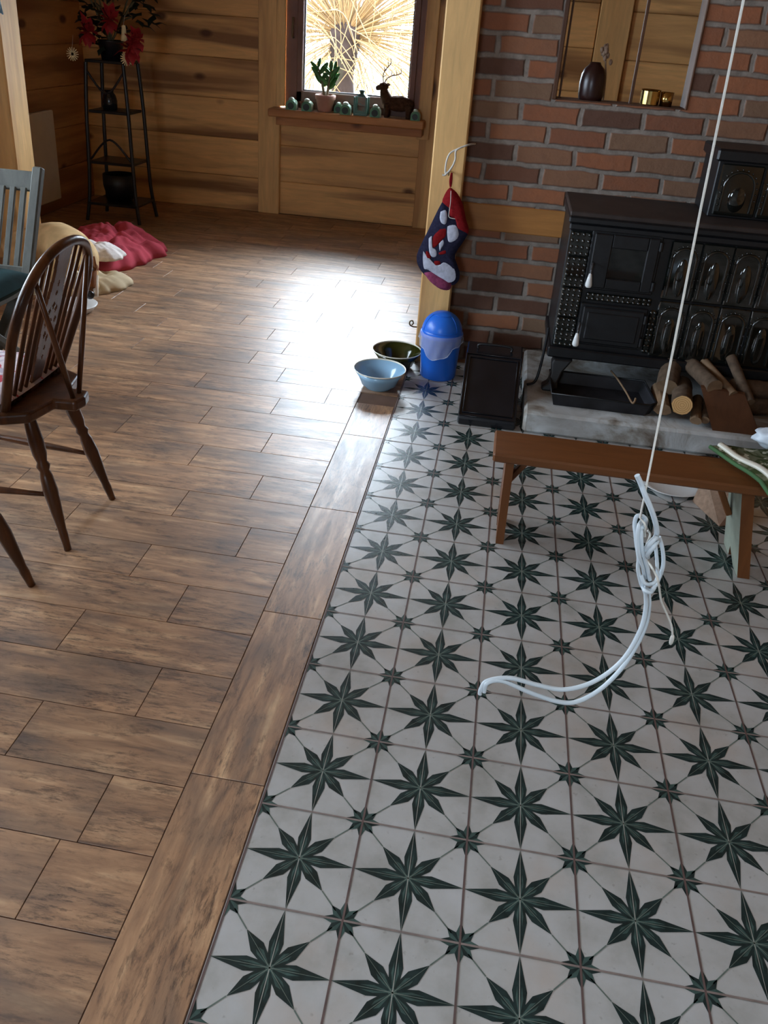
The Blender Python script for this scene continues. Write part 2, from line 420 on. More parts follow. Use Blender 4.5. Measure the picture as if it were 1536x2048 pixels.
def bagfilm():
    m = NT('clear_bag_film'); tr = m.n('ShaderNodeBsdfTransparent'); tr.inputs[0].default_value = (.9, .94, 1, 1)
    mx = m.n('ShaderNodeMixShader'); mx.inputs[0].default_value = .3
    m.b.inputs['Base Color'].default_value = (.75, .8, .9, 1); m.b.inputs['Roughness'].default_value = .25
    m.l(tr.outputs[0], mx.inputs[1]); m.l(m.b.outputs[0], mx.inputs[2]); m.l(mx.outputs[0], m.out.inputs[0]); return m.m
M['film'] = bagfilm()
M['willow'] = plain('willow_branch', (.2, .12, .05, 1), .8, .3, 6)
M['willowbark'] = plain('willow_bark', (.032, .022, .02, 1), .95, .3, 6, .05)
M['thicket'] = plain('pale_thicket_twigs', (.26, .22, .20, 1), .9, .2, 3)
M['grass'] = plain('winter_grass', (.17, .16, .075, 1), .95, .3, 3)

# ------------------------------------------------------------------ floor: wood-look planks, border, star tiles
YW = 6.05; XL = -3.25; XR = 2.6; YB = -3.0; ZC = 2.55; YBRK = 3.15
PX1 = -.289; PX2 = -.118; ROW = .1728; GR = .0022
struct(MB().box((XL-.2, YB-.2, -.12), (XR+.2, YW+.2, -.004)).build('floor', M['grout']), 'brown grouted floor base under the tiles')
joint = {5: -.426, 4: -.624, 3: -.88, 2: -.565, 1: -.797, 0: -.505, -1: -.726, -2: -.447, -4: -.536, -5: -.773, -6: -.478,
         -9: -.488, -10: -.72, 7: -.878, 6: -.69, 8: -.758, 9: -.283, 10: -.488, 11: -.698, 12: -.394, 13: -.833, 14: -.596}
mb = MB(); k = -27
while 1.55 + ROW*k < YW:
    y0 = max(1.55 + ROW*k, YB); y1 = min(y0 + ROW, YW)
    if 1.55 + ROW*(k+1) > YB:
        y1 = min(1.55 + ROW*(k+1), YW)
        xend = PX1 if y0 < 2.45 else (PX2 if y0 < YBRK-.1 else XR)
        jx = joint.get(k, -.45 - (.25 if k % 2 else 0) - .1*random.random())
        xs = [jx]
        while xs[0] > XL: xs.insert(0, xs[0]-.6)
        while xs[-1] < xend: xs.append(xs[-1]+.6)
        for a, b in zip(xs, xs[1:]):
            a = max(a, XL); b = min(b, xend)
            if b-a > .01: mb.box((a+GR/2, y0+GR/2, -.004), (b-GR/2, y1-GR/2, 0), ch=.0005)
    k += 1
struct(mb.build('floor_planks', M['plank']), 'brown wood-look plank tiles laid across the room').name = 'floor_planks'
mb = MB()
for i in range(-7, 3):
    y0 = max(.97 + .588*i, YB); y1 = min(.97 + .588*(i+1), 2.47)
    if y1 > y0: mb.box((PX1+GR/2, y0+GR/2, -.004), (PX2-GR/2, y1-GR/2, 0.0), ch=.001)
struct(mb.build('trim_1', M['plank_y']), 'single lengthwise row of wood-look planks bordering the star tiles')
mb = MB(); U = .225
TY1 = YBRK
mb.box((PX2+.002, YB, -.004), (XR, TY1, -.0006), mi=0)
def tri(pts, mi, z):
    cl = [(max(x, PX2+.003), y) for x, y in pts]
    mb.add([(x, y, z) for x, y in cl], [tuple(range(len(cl)))], mi, False, .5)
for i in range(-1, 12):
    for j in range(-14, 15):
        cx, cy = i*U, j*U
        if cy > TY1-.1 or cy < YB+.12 or cx > XR-.12 or cx < PX2-.12: continue
        big = cx > PX2-.1
        if big:
            for q in range(8):
                a = q*PI/4; L = (.5 if q % 2 == 0 else .385)*U; w = .155*U
                tip = (cx+math.cos(a)*L, cy+math.sin(a)*L)
                for sgn, mi in ((1, 1), (-1, 2)):
                    vv = (cx+math.cos(a+sgn*PI/8)*.122*U, cy+math.sin(a+sgn*PI/8)*.122*U)
                    r2 = .215*U; a2 = a+sgn*.285; v2 = (cx+math.cos(a2)*r2, cy+math.sin(a2)*r2)
                    tri([(cx, cy), tip, v2, vv], 1, 0)
                    # inner paler facet beside the rib
                    b1 = a+sgn*.07; b2 = a+sgn*.20
                    tri([(cx, cy), (cx+math.cos(b1)*L*.52, cy+math.sin(b1)*L*.5), (cx+math.cos(b2)*w*1.0, cy+math.sin(b2)*w*1.0)], 2, .0002)
                ca, sa = math.cos(a), math.sin(a); h = .0009
                tri([(cx-sa*h, cy+ca*h), (cx+sa*h, cy-ca*h), (tip[0]+sa*h*.3, tip[1]-ca*h*.3), (tip[0]-sa*h*.3, tip[1]+ca*h*.3)], 4 if q in (2, 6) else 3, .0004)
                if q % 2:   # thin line on to the small star
                    e = (cx+ca*.60*U, cy+sa*.60*U); h2 = .0013
                    tri([(tip[0]-sa*h2, tip[1]+ca*h2), (tip[0]+sa*h2, tip[1]-ca*h2), (e[0]+sa*h2, e[1]-ca*h2), (e[0]-sa*h2, e[1]+ca*h2)], 3, 0)
            for q in range(8):
                a = q*PI/4+PI/8; b = a+PI/4
                tri([(cx, cy), (cx+math.cos(a)*.008, cy+math.sin(a)*.008), (cx+math.cos(b)*.008, cy+math.sin(b)*.008)], 2, .0003)
        sx, sy = cx+.5*U, cy+.5*U
        if sy < TY1-.03:
            for q in range(8):
                a = q*PI/4; L = (.19 if q % 2 == 0 else .165)*U; w = .098*U
                if sx < PX2-.02: continue
                for sgn, mi in ((1, 1), (-1, 2)):
                    tri([(sx, sy), (sx+math.cos(a)*L, sy+math.sin(a)*L), (sx+math.cos(a+sgn*PI/8)*w, sy+math.sin(a+sgn*PI/8)*w)], 2 if sgn > 0 else 1, 0)
            g = .0021
            mb.add([(max(sx-U*.5, PX2+.003), sy-g, .0005), (sx+U*.5, sy-g, .0005), (sx+U*.5, sy+g, .0005), (max(sx-U*.5, PX2+.003), sy+g, .0005)], [(0, 1, 2, 3)], 5, False, .5)
            if sx > PX2: mb.add([(sx-g, sy-U*.5, .0006), (sx+g, sy-U*.5, .0006), (sx+g, sy+U*.5, .0006), (sx-g, sy+U*.5, .0006)], [(0, 1, 2, 3)], 6, False, .5)
struct(mb.build('floor_star_tiles', [M['tile'], M['star'], M['star2'], M['star3'], M['tline'], M['tgrout2'], M['tgrout']]), 'cream tiles with dark green eight-pointed stars')

# ------------------------------------------------------------------ walls
def boards_wall(mb, x0, x1, z0, z1, y0, y1, h, zb=0.0, ax='x'):
    z = zb
    while z < z1:
        a, b = max(z, z0), min(z+h, z1)
        if b-a > .01:
            if ax == 'x': mb.box((x0, y0, a), (x1, y1, b-.002), ch=.005)
            else: mb.box((y0, x0, a), (y1, x1, b-.002), ch=.005)
        z += h
WX0, WX1, WZ0, WZ1 = -1.60, -.47, .85, 2.12     # window opening in the far wall
mb = MB()
# far wall, boards between posts; the panel under the window sits a bit back
boards_wall(mb, XL-.1, -1.78, 0, ZC, YW, YW+.16, .30, -.025)
boards_wall(mb, WX0-.02, WX1+.02, 0, WZ0, YW+.015, YW+.16, .287, -.02)
boards_wall(mb, WX0-.02, WX1+.02, WZ1, ZC, YW+.015, YW+.16, .287, -.02)
boards_wall(mb, -.30, .76, 0, ZC, YW, YW+.16, .30, -.06)
boards_wall(mb, 1.0, XR+.1, 0, ZC, YW, YW+.16, .32, .10)
for a, b, c, d in ((XL-.1, WX0-.02, 0, ZC), (WX1+.02, XR+.1, 0, ZC), (WX0-.02, WX1+.02, 0, WZ0-.02), (WX0-.02, WX1+.02, WZ1+.02, ZC)): mb.box((a, YW+.15, c), (b, YW+.2, d))
struct(mb.build('wall_back', M['pine']), 'knotty pine board wall with the window, behind the room')
def post(n, x0, x1, y0, y1, lab, z1=ZC):
    struct(MB().box((x0, y0, 0), (x1, y1, z1), ch=.006).build(n, M['pine_v']), lab)
post('trim_2', -1.785, -1.605, YW-.025, YW+.15, 'wide pine post left of the window')
post('trim_3', -.47, -.295, YW-.02, YW+.15, 'pine post right of the window')
post('trim_4', .765, .995, YW-.03, YW+.15, 'pine post seen through the opening in the brick wall')
# casing boards round the window and sill apron
mb = MB(); mb.box((-1.635, YW-.045, .86), (-1.565, YW-.02, 2.2), ch=.004); mb.box((-.49, YW-.05, .70), (-.395, YW-.02, 2.2), ch=.004)
mb.box((-1.635, YW-.045, 2.12), (-.395, YW-.02, 2.2), ch=.004)
struct(mb.build('trim_5', M['pine_v']), 'pine casing boards around the window')
# window 1
wr = bpy.data.objects.new('window_1', None); COL.objects.link(wr); wr.location = (-1.03, YW, .86); struct(wr, 'dark brown framed window in the pine wall with a willow outside')
mb = MB(); FX0, FX1, FZ0, FZ1 = -1.57, -.485, .852, 2.12; GX0, GX1, GZ0, GZ1 = -1.425, -.585, .985, 2.0
ya, yb = YW-.012, YW+.06
mb.box((FX0, ya, FZ0), (GX0, yb, FZ1), ch=.006); mb.box((GX1, ya, FZ0), (FX1, yb, FZ1), ch=.006)
mb.box((GX0, ya, FZ0), (GX1, yb, GZ0), ch=.006); mb.box((GX0, ya, GZ1), (GX1, yb, FZ1), ch=.006)
mb.box((GX0-.05, ya-.012, FZ0+.04), (GX0-.004, ya+.01, FZ1-.04), ch=.005); mb.box((GX1+.004, ya-.012, FZ0+.04), (GX1+.05, ya+.01, FZ1-.04), ch=.005)
mb.box((GX0-.05, ya-.012, FZ0+.05), (GX1+.05, ya+.01, GZ0-.004), ch=.005)
mb.build('window_frame', M['darkframe'], wr)
mb = MB(); g = .008
for a, b in (((GX0, ya+.02, GZ0), (GX0+g, ya+.03, GZ1)), ((GX1-g, ya+.02, GZ0), (GX1, ya+.03, GZ1)), ((GX0, ya+.02, GZ0), (GX1, ya+.03, GZ0+g))): mb.box(a, b)
mb.build('glazing_bead', M['coilgrey'], wr, 'grey glazing strip')
MB().box((GX0, ya+.03, GZ0), (GX1, ya+.036, GZ1)).build('pane', M['glass'], wr)
mb = MB(); mb.tube(bez([(-1.505, ya-.012, 1.36), (-1.505, ya-.045, 1.37), (-1.503, ya-.05, 1.44), (-1.502, ya-.045, 1.50)]), .008, 8)
mb.build('handle', M['hook'], wr, 'bronze window handle')
MB().box((-1.66, 5.86, .79), (-.43, YW+.03, .850), ch=.008).build('window_sill', M['pine_sill'], wr, 'thick knotty pine window sill')
mb = MB(); mb.box((-1.6, 5.885, .73), (-.44, YW-.02, .79), ch=.004); mb.build('sill_apron', M['pine_sill'], wr)

# far part: side walls, with windows that let the daylight in
def wall_with_openings(name, ax, pos, thick, a0, a1, ops, mat, lab, h=.3):
    """ax 'x': wall plane x=pos running along y; ops: (a,b,z0,z1)"""
    mb = MB(); cuts = sorted({a0, a1} | {q for o in ops for q in o[:2]})
    for a, b in zip(cuts, cuts[1:]):
        segs = [(0, ZC)]
        for o in ops:
            if o[0] <= a and b <= o[1]: segs = [(0, o[2]), (o[3], ZC)]
        for z0, z1 in segs:
            if ax == 'x': boards_wall(mb, a, b, z0, z1, pos, pos+thick, h, 0, 'y')
            else: boards_wall(mb, a, b, z0, z1, pos, pos+thick, h, 0, 'x')
    for a, b in zip(cuts, cuts[1:]):
        segs = [(0, ZC)]
        for o in ops:
            if o[0] <= a and b <= o[1]: segs = [(0, o[2]), (o[3], ZC)]
        q = pos+thick*.5 if thick > 0 else pos; e = .03
        for z0, z1 in segs:
            if ax == 'x': mb.box((q-e/2, a, z0), (q+e/2, b, z1))
            else: mb.box((a, q-e/2, z0), (b, q+e/2, z1))
    return struct(mb.build(name, mat), lab)
OPL = [(.1, 1.4, .85, 2.25), (1.65, 3.0, .85, 2.25)]
OPR = []; SKL = (.65, 1.25, -1.15, -.45)
OPF = [(-1.5, -.4, .95, 1.95)]
wall_with_openings('wall_left', 'x', XL-.16, .16, YB, YW+.1, OPL, M['pine_ext'], 'pine board wall on the left')
wall_with_openings('wall_front', 'y', YB-.16, .16, XL-.1, XR+.1, OPF, M['plaster'], 'pale wall behind the viewer')
wall_with_openings('wall_right', 'x', XR, .16, YB, YW+.1, OPR, M['pine_ext'], 'pine board wall on the right')
mb = MB(); a, b, c, d = SKL
for p, q in (((XL-.2, YB-.2), (a, YW+.2)), ((b, YB-.2), (XR+.2, YW+.2)), ((a, YB-.2), (b, c)), ((a, d), (b, YW+.2))): mb.box((*p, ZC), (*q, ZC+.12))
struct(mb.build('ceiling', M['ceil']), 'boarded ceiling')
def simple_window(n, ax, pos, op, lab):
    r = bpy.data.objects.new(n, None); COL.objects.link(r); struct(r, lab)
    a, b, z0, z1 = op; mb = MB(); w = .05; t = .05
    r.location = (pos, (a+b)/2, z0) if ax == 'x' else ((a+b)/2, pos, z0)
    def bx(m_, a_, b_, c_, d_, ch=.004):
        if ax == 'x': m_.box((pos, a_, c_), (pos+t, b_, d_), ch=ch)
        else: m_.box((a_, pos, c_), (b_, pos+t, d_), ch=ch)
    bx(mb, a, a+w, z0, z1); bx(mb, b-w, b, z0, z1); bx(mb, a, b, z0, z0+w); bx(mb, a, b, z1-w, z1); bx(mb, (a+b)/2-.03, (a+b)/2+.03, z0, z1)
    mb.build('window_frame', M['darkframe'], r)
    mb = MB()
    if ax == 'x': mb.box((pos+.02, a+w, z0+w), (pos+.024, b-w, z1-w))
    else: mb.box((a+w, pos+.02, z0+w), (b-w, pos+.024, z1-w))
    mb.build('pane', M['glass'], r)
wi = 2
a, b, c, d = SKL; r = bpy.data.objects.new('window_8', None); COL.objects.link(r); r.location = ((a+b)/2, (c+d)/2, ZC); struct(r, 'roof window in the ceiling above the viewer')
mb = MB(); mb.box((a, c, ZC+.06), (b, c+.05, ZC+.11), ch=.004); mb.box((a, d-.05, ZC+.06), (b, d, ZC+.11), ch=.004); mb.box((a, c, ZC+.06), (a+.05, d, ZC+.11), ch=.004); mb.box((b-.05, c, ZC+.06), (b, d, ZC+.11), ch=.004); mb.build('window_frame', M['darkframe'], r)
MB().box((a+.05, c+.05, ZC+.08), (b-.05, d-.05, ZC+.085)).build('pane', M['glass'], r)
for o in OPL: simple_window('window_%d' % wi, 'x', XL-.1, o, 'dark framed window in the left wall'); wi += 1
for o in OPR: simple_window('window_%d' % wi, 'x', XR+.05, o, 'dark framed window in the right wall'); wi += 1
for o in OPF: simple_window('window_%d' % wi, 'y', YB-.1, o, 'dark framed window behind the viewer'); wi += 1

mb = MB(); boards_wall(mb, XL, -2.93, 0, ZC, 4.03, 4.15, .3); struct(mb.build('wall_light_block', M['pine']), 'unseen board partition added beside the free post to shade the far left corner')  # added out of view to keep left-window light off the far corner
# brick wall with an internal window opening, lintel beam, corner post
BX0 = .058; OX0, OX1, OZ0, OZ1 = .408, .975, 1.272, 2.1; BT = .13
mb = MB()
for a, b in (((-.085, YBRK, 0), (OX0, YBRK+BT, ZC)), ((OX1, YBRK, 0), (XR, YBRK+BT, ZC)), ((OX0, YBRK, 0), (OX1, YBRK+BT, OZ0)), ((OX0, YBRK, OZ1), (OX1, YBRK+BT, ZC))): mb.box(a, b)
struct(mb.build('wall_brick', M['brick']), 'red brick chimney wall with grey mortar and a small internal opening')
struct(MB().box((BX0, YBRK-.004, .668), (.56, YBRK+.02, .792), ch=.004).build('trim_6', M['lintel']), 'pine beam set into the brick wall left of the stove')
post('trim_7', -.100, .050, 3.05, 3.149, 'squared pine post at the end of the brick wall')
mb = MB()
mb.box((OX0-.012, YBRK-.012, OZ0), (OX0+.008, YBRK+BT, OZ1), ch=.003); mb.box((OX1-.004, YBRK-.006, OZ0), (OX1+.006, YBRK+BT, OZ1), ch=.003)
mb.box((.738, YBRK+.05, OZ0), (.750, YBRK+.07, OZ1), ch=.002); mb.box((OX0+.02, YBRK+.05, OZ0), (OX0+.028, YBRK+.07, OZ1), ch=.002)
struct(mb.build('trim_8', M['darkboard']), 'dark slim frame and glazing bar of the opening in the brick wall')
struct(MB().box((OX0, YBRK+.005, OZ0-.001), (OX1, YBRK+BT-.005, OZ0+.006)).build('trim_9', M['darkboard']), 'dark sill board of the brick opening')
# free standing post on the left
struct(MB().box((-2.93, 3.98, 0), (-2.70, 4.19, ZC), ch=.008).build('trim_10', M['pine_v']), 'squared pine post rising behind the grey slatted chair')

# ------------------------------------------------------------------ outside
tag(MB().box((-25, YW+.3, -.75), (25, 42, -.6)).build('meadow', M['grass']), 'pale winter grass outside the window', 'grass', kind='stuff')
t = thing('willow_tree', 'pollarded willow outside the window with thin orange branches', 'tree', (-2.0, 11, -.6))
mb = MB(); mb.tube(bez([(-1.98, 11, -.6), (-2.02, 11, .2), (-2.08, 11, .8), (-2.06, 11, 1.25)]), [.16-.02*i/24 if i < 16 else .15+.008*(i-16) for i in range(25)], 14)
mb.ell((-2.06, 11, 1.28), (.21, .2, .17), n=14, m=8, fn=lambda d: 1+.25*noise.noise(d*3)); mb.build('trunk', M['willowbark'], t)
mb = MB()
for i in range(300):
    a = random.uniform(-.7, PI+.7) if i % 8 else random.uniform(0, 2*PI); el = random.gauss(.6, .55)
    L = random.uniform(1.6, 3.6); d = V((math.cos(a)*math.cos(el), math.sin(a)*math.cos(el), math.sin(el)))
    p = V((-2.06, 11, 1.28)) + d*.15; pts = [p.copy()]; droop = random.uniform(.02, .10) * (1.6 if el < .4 else .7)
    n = 9; side = V((random.gauss(0, .05), random.gauss(0, .05), 0))
    for q in range(n):
        d = (d + V((0, 0, -droop)) + side*.4).normalized(); p = p + d*(L/n); pts.append(p.copy())
    r0 = random.uniform(.006, .015)
    if pts[-1].y < YW+1: continue
    mb.tube(pts, [r0*(1-.75*q/n) for q in range(n+1)], 4, cap=False)
for i in range(75):   # fine crossing shoots hanging round the trunk
    a = random.uniform(0, 2*PI); s_ = V((-2.06+math.cos(a)*random.uniform(.1, 1.6), 11-abs(math.sin(a))*random.uniform(.1, .9), random.uniform(.9, 2.4)))
    e = s_ + V((random.gauss(0, .8), random.gauss(0, .3), random.uniform(-1.9, -.6))); md_ = (s_+e)/2 + V((random.gauss(0, .2), 0, .35))
    mb.tube(bez([s_, md_, e], 5), .0055, 4, cap=False)
o = mb.build('branches', M['willow'], t)
mb = MB()
for i in range(300):
    x = random.uniform(-9, 5); y = random.uniform(16, 24); h = random.uniform(1.5, 5); p = V((x, y, -.6)); pts = [p.copy()]
    d = V((random.gauss(0, .16), 0, 1))
    for q in range(5): d = (d+V((random.gauss(0, .12), 0, 0))).normalized(); p = p+d*h/5; pts.append(p.copy())
    mb.tube(pts, [.022*(1-.8*q/5) for q in range(6)], 4, cap=False)
    for q in range(3):
        b = pts[random.randint(1, 4)]; e = b+V((random.gauss(0, .6), random.gauss(0, .3), random.uniform(.3, 1.0)))
        mb.tube([b, (b+e)/2+V((0, 0, -.05)), e], [.012, .008, .004], 4, cap=False)
tag(mb.build('thicket', M['thicket']), 'pale bare thicket of stems behind the willow', 'shrubs', kind='stuff')

# ------------------------------------------------------------------ window sill things
SZ = .8505
def jade():
    t = thing('potted_jade_plant', 'jade plant in a terracotta pot on the window sill', 'plant', (-1.225, 5.965, SZ))
    mb = MB(); c = (-1.225, 5.965, SZ)
    mb.lathe([(.001, 0), (.045, 0), (.048, .004), (.062, .075), (.068, .078), (.070, .105), (.066, .108), (.060, .105), (.058, .085), (.001, .083)], c, 28)
    mb.build('pot', M['terracotta'], t)
    mb = MB(); mb.lathe([(.001, .088), (.057, .088)], c, 20); mb.build('soil', M['darkboard'], t)
    st = MB(); lf = MB()
    for (dx, dy, h, lean) in ((-.006, 0, .19, -.05), (.012, -.005, .17, .02), (.0, .01, .15, .05)):
        top = V((c[0]+dx+lean, c[1]+dy, SZ+.085+h)); b = V((c[0]+dx, c[1]+dy, SZ+.085)); st.tube(bez([b, (b+top)/2+V((lean*-.1, 0, 0)), top], 5), [.009, ]*6+[.006]*5, 8)
        for q in range(7):
            p = b.lerp(top, .38+.62*q/6); sg = -1 if q % 2 else 1
            a = random.uniform(-.5, .5); L = random.uniform(.032, .05)
            M4 = Matrix.Translation(p) @ Matrix.Rotation(sg*(.75 if q < 6 else .1)+random.uniform(-.15, .15), 4, 'Y') @ Matrix.Rotation(a, 4, 'Z')
            lf.ell((0, 0, L*.9), (L*.36, L*.14, L), n=8, m=6, M=M4)
    st.build('stem', M['stemg'], t); lf.build('leaves', M['leaf'], t); t.scale = (1.15,)*3
jade()
def holder(x, y, lab, first=[None], mirror=0, small=1.0):
    if first[0] is None:
        t = thing('tealight_holder', lab, 'ornament', (x, y, SZ), 'green glazed ornaments on the window sill')
        mb = MB(); seg = 10; R0 = .024
        for j in range(5):      # banded barrel vault, axis towards the room
            y0 = y-.028+.0112*j; prof = []
            for k in range(seg+1):
                a = PI*k/seg; prof.append((math.cos(a), math.sin(a)))
            for r_, sgn in ((R0+(.0015 if j % 2 else 0), 1),):
                vs = []; fs = []
                for yy in (y0, y0+.0112):
                    for cxx, szz in prof: vs.append((x+cxx*r_, yy, SZ+.022+szz*r_))
                    vs.append((x-r_, yy, SZ)); vs.append((x+r_, yy, SZ))
                nn = seg+3
                ring = list(range(seg+1))+[seg+1, seg+2]
                for q in range(nn): fs.append((q, (q+1) % nn, nn+(q+1) % nn, nn+q))
                fs.append(tuple(range(nn))); fs.append(tuple(range(nn, 2*nn)))
                mb.add(vs, fs, j % 2, True)
        mb.build('body', [M['mint'], M['mintw']], t)
        mb = MB(); vs = [(x, y-.0285, SZ+.02)]+[(x+.016*math.cos(a*PI/8), y-.0287, SZ+.019+.016*math.sin(a*PI/8)) for a in range(16)]
        mb.add(vs, [(0, 1+i, 1+(i+1) % 16) for i in range(16)], 0); mb.build('opening', M['mintd'], t)
        mb = MB(); mb.ell((x, y-.012, SZ+.049), (.014, .016, .009), n=10, m=6); mb.build('knob', M['mintw'], t)
        t.scale = (1.6,)*3; first[0] = t; return t
    c = copy_tree(first[0]); c.location = (x, y, SZ); c['label'] = lab; c.scale = (small*1.6,)*3; return c
holder(-1.478, 5.915, 'green ornament at the left end of the window sill')
holder(-1.352, 5.905, 'green and white banded ornament just left of the plant pot')
holder(-1.118, 5.985, 'small green ornament at the back, right of the plant pot', small=.85)
holder(-1.045, 5.905, 'banded green ornament left of the lantern')
holder(-.812, 5.90, 'banded green ornament between the lantern and the reindeer')
holder(-.500, 5.90, 'dark green ornament at the right end of the sill beside the reindeer', small=.9)
def lantern():
    x, y = -.930, 5.925; t = thing('tin_lantern', 'green tin candle lantern with pierced winter scene on the sill', 'lantern', (x, y, SZ))
    w = .038; mb = MB(); mb.box((x-w-.005, y-w-.005, SZ), (x+w+.005, y+w+.005, SZ+.01), ch=.002); mb.build('base', M['lantern'], t)
    for sx in (-1, 1):
        for sy in (-1, 1):
            mb = MB(); mb.box((x+sx*w-.006, y+sy*w-.006, SZ+.01), (x+sx*w+.006, y+sy*w+.006, SZ+.11), ch=.001); mb.build('corner_post', M['lantern'], t)
    mb = MB()
    mb.add([(x-w, y-w, SZ+.11), (x+w, y-w, SZ+.11), (x+w, y+w, SZ+.11), (x-w, y+w, SZ+.11), (x-.015, y-.015, SZ+.128), (x+.015, y-.015, SZ+.128), (x+.015, y+.015, SZ+.128), (x-.015, y+.015, SZ+.128)],
           [(0, 1, 5, 4), (1, 2, 6, 5), (2, 3, 7, 6), (3, 0, 4, 7), (4, 5, 6, 7), (0, 3, 2, 1)])
    mb.lathe([(.013, .126), (.013, .14), (.02, .142), (.021, .147), (.008, .152), (.001, .155)], (x, y, SZ), 14)
    mb.build('roof', M['lantern'], t)
    mb = MB(); mb.tube([(x+.035*math.cos(a*PI/12), y, SZ+.145+.05*math.sin(a*PI/12)) for a in range(13)], .0016, 6); mb.build('handle', M['coilgrey'], t)
    mb = MB(); yy = y-w+.002   # pierced scene: hills, trees, a branch
    def fl(p, z=0): mb.prism(p, lambda u, v: (x+u, yy, SZ+v), lambda u, v: (x+u, yy+.0015, SZ+v))
    fl([(-.036, .012), (.036, .012), (.036, .03), (.02, .026), (.0, .032), (-.02, .026), (-.036, .03)])
    for u, h in ((-.024, .03), (-.014, .022), (.016, .026), (.026, .034)): fl([(u-.003, .028), (u+.003, .028), (u, .028+h)])
    fl([(-.03, .072), (.02, .060), (.032, .066), (.02, .064), (.0, .069), (-.004, .078), (-.007, .07), (-.03, .076)])
    mb.build('cut_scene', M['lantern'], t)
    mb = MB()
    mb.box((x-w+.003, y+w-.003, SZ+.01), (x+w-.003, y+w-.001, SZ+.11)); mb.build('pane', M['glass'], t)
    t.scale = (1.22,)*3
lantern()
def deer():
    bx, by = -.655, 5.955; t = thing('reindeer_figure', 'brown plush reindeer standing on the window sill', 'figurine', (bx, by, SZ))
    def sh(d): return 1+.10*noise.noise(d*5)
    mb = MB()
    mb.ell((bx+.01, by, SZ+.085), (.095, .045, .048), n=22, m=14, fn=sh)
    mb.tube(bez([(bx-.06, by, SZ+.09), (bx-.082, by, SZ+.13), (bx-.092, by, SZ+.165)], 5), [.042-.002*i for i in range(11)], 12)
    for dx in (-.062, .075):
        for dy in (-.024, .024): mb.tube([(bx+dx, by+dy, SZ+.08), (bx+dx, by+dy, SZ+.04), (bx+dx, by+dy, SZ)], [.024, .016, .014], 10)
    mb.build('body', M['fur'], t)
    mb = MB(); mb.ell((bx-.095, by, SZ+.178), (.032, .024, .026), n=14, m=10, fn=sh); mb.tube([(bx-.11, by, SZ+.176), (bx-.137, by, SZ+.166), (bx-.142, by, SZ+.165)], [.019, .014, .008], 10)
    for s_ in (-1, 1): mb.ell((bx-.072, by+s_*.026, SZ+.19), (.016, .007, .009), n=8, m=6)
    mb.build('head', M['fur'], t)
    for s_, tips in ((-1, (( -.098, .235), (-.09, .27), (-.068, .298), (-.052, .318))), (1, ((-.08, .225), (-.05, .243), (-.02, .25), (.008, .262)))):
        mb = MB(); b = V((bx-.092, by+s_*.012, SZ+.198)); pts = [b]+[V((bx+u, by+s_*.03, SZ+v)) for u, v in tips]
        mb.tube(bez(pts, 5), .0032, 6)
        for q in pts[2:]: mb.tube([q, q+V((-.004, 0, .028))], .0022, 6)
        for q in pts[1:3]: mb.tube([q, q+V((.018, 0, .012))], .0022, 6)
        mb.build('antler', M['antler'], t)
    t.scale = (1.22,)*3
deer()

# ------------------------------------------------------------------ brick opening sill things
t = thing('ceramic_vase', 'dark round-shouldered ceramic vase in the brick opening', 'vase', (.566, 3.20, OZ0+.006)); c = (.566, 3.20, OZ0+.0065)
mb = MB(); mb.lathe([(.001, 0), (.050, 0), (.055, .02), (.057, .07), (.053, .105), (.042, .13), (.026, .145), (.022, .155), (.018, .155), (.016, .14), (.001, .12)], c, 28); mb.build('body', M['vase'], t)
t = thing('dried_bouquet', 'small pale dried flower stem behind the dark vase', 'flowers', (.625, 3.235, OZ0+.006)); mb = MB()
mb.tube(bez([(.628, 3.235, OZ0+.0065), (.622, 3.235, OZ0+.1), (.605, 3.235, OZ0+.19)], 5), .004, 6)
mb.build('stem', M['dried'], t); mb = MB()
for i in range(16):
    p = V((.605+random.gauss(0, .011), 3.235+random.gauss(0, .008), OZ0+.205+random.gauss(0, .02))); mb.ell(p, (.008, .008, .013), n=8, m=5)
mb.build('flower_head', M['dried'], t)
t = thing('brass_tin', 'shiny brass candle tin in the brick opening', 'candle holder', (.822, 3.19, OZ0+.006)); c = (.822, 3.19, OZ0+.0065)
mb = MB(); mb.lathe([(.001, 0), (.038, 0), (.04, .004), (.041, .058), (.044, .062), (.041, .064), (.037, .06), (.036, .008), (.001, .008)], c, 28, smooth=False); mb.build('body', M['brass'], t)
t = thing('glass_tumbler', 'small glass votive right of the brass tin', 'candle holder', (.893, 3.19, OZ0+.006)); c = (.893, 3.19, OZ0+.0065)
mb = MB(); mb.lathe([(.001, 0), (.026, 0), (.029, .058), (.026, .058), (.023, .006), (.001, .006)], c, 24); mb.build('cup', M['brass'], t, 'gilded glass cup')

# ------------------------------------------------------------------ left background
RXF = -3.19
t = thing('radiator', 'white panel radiator on the left wall', 'radiator', (XL+.04, 4.75, .1))
mb = MB(); mb.box((XL+.03, 4.18, .10), (RXF, 5.375, .755), ch=.006); mb.build('panel', M['radwhite'], t)
mb = MB()
for i in range(28): mb.box((XL+.035, 4.21+.041*i, .7555), (RXF-.006, 4.155+.041*i, .758))
mb.build('top_grille', M['radwhite'], t)
mb = MB(); mb.box((XL+.0, 4.3, .2), (XL+.03, 4.34, .7)); mb.build('bracket', M['radwhite'], t); mb = MB(); mb.box((XL+.0, 5.1, .2), (XL+.03, 5.14, .7)); mb.build('bracket', M['radwhite'], t)

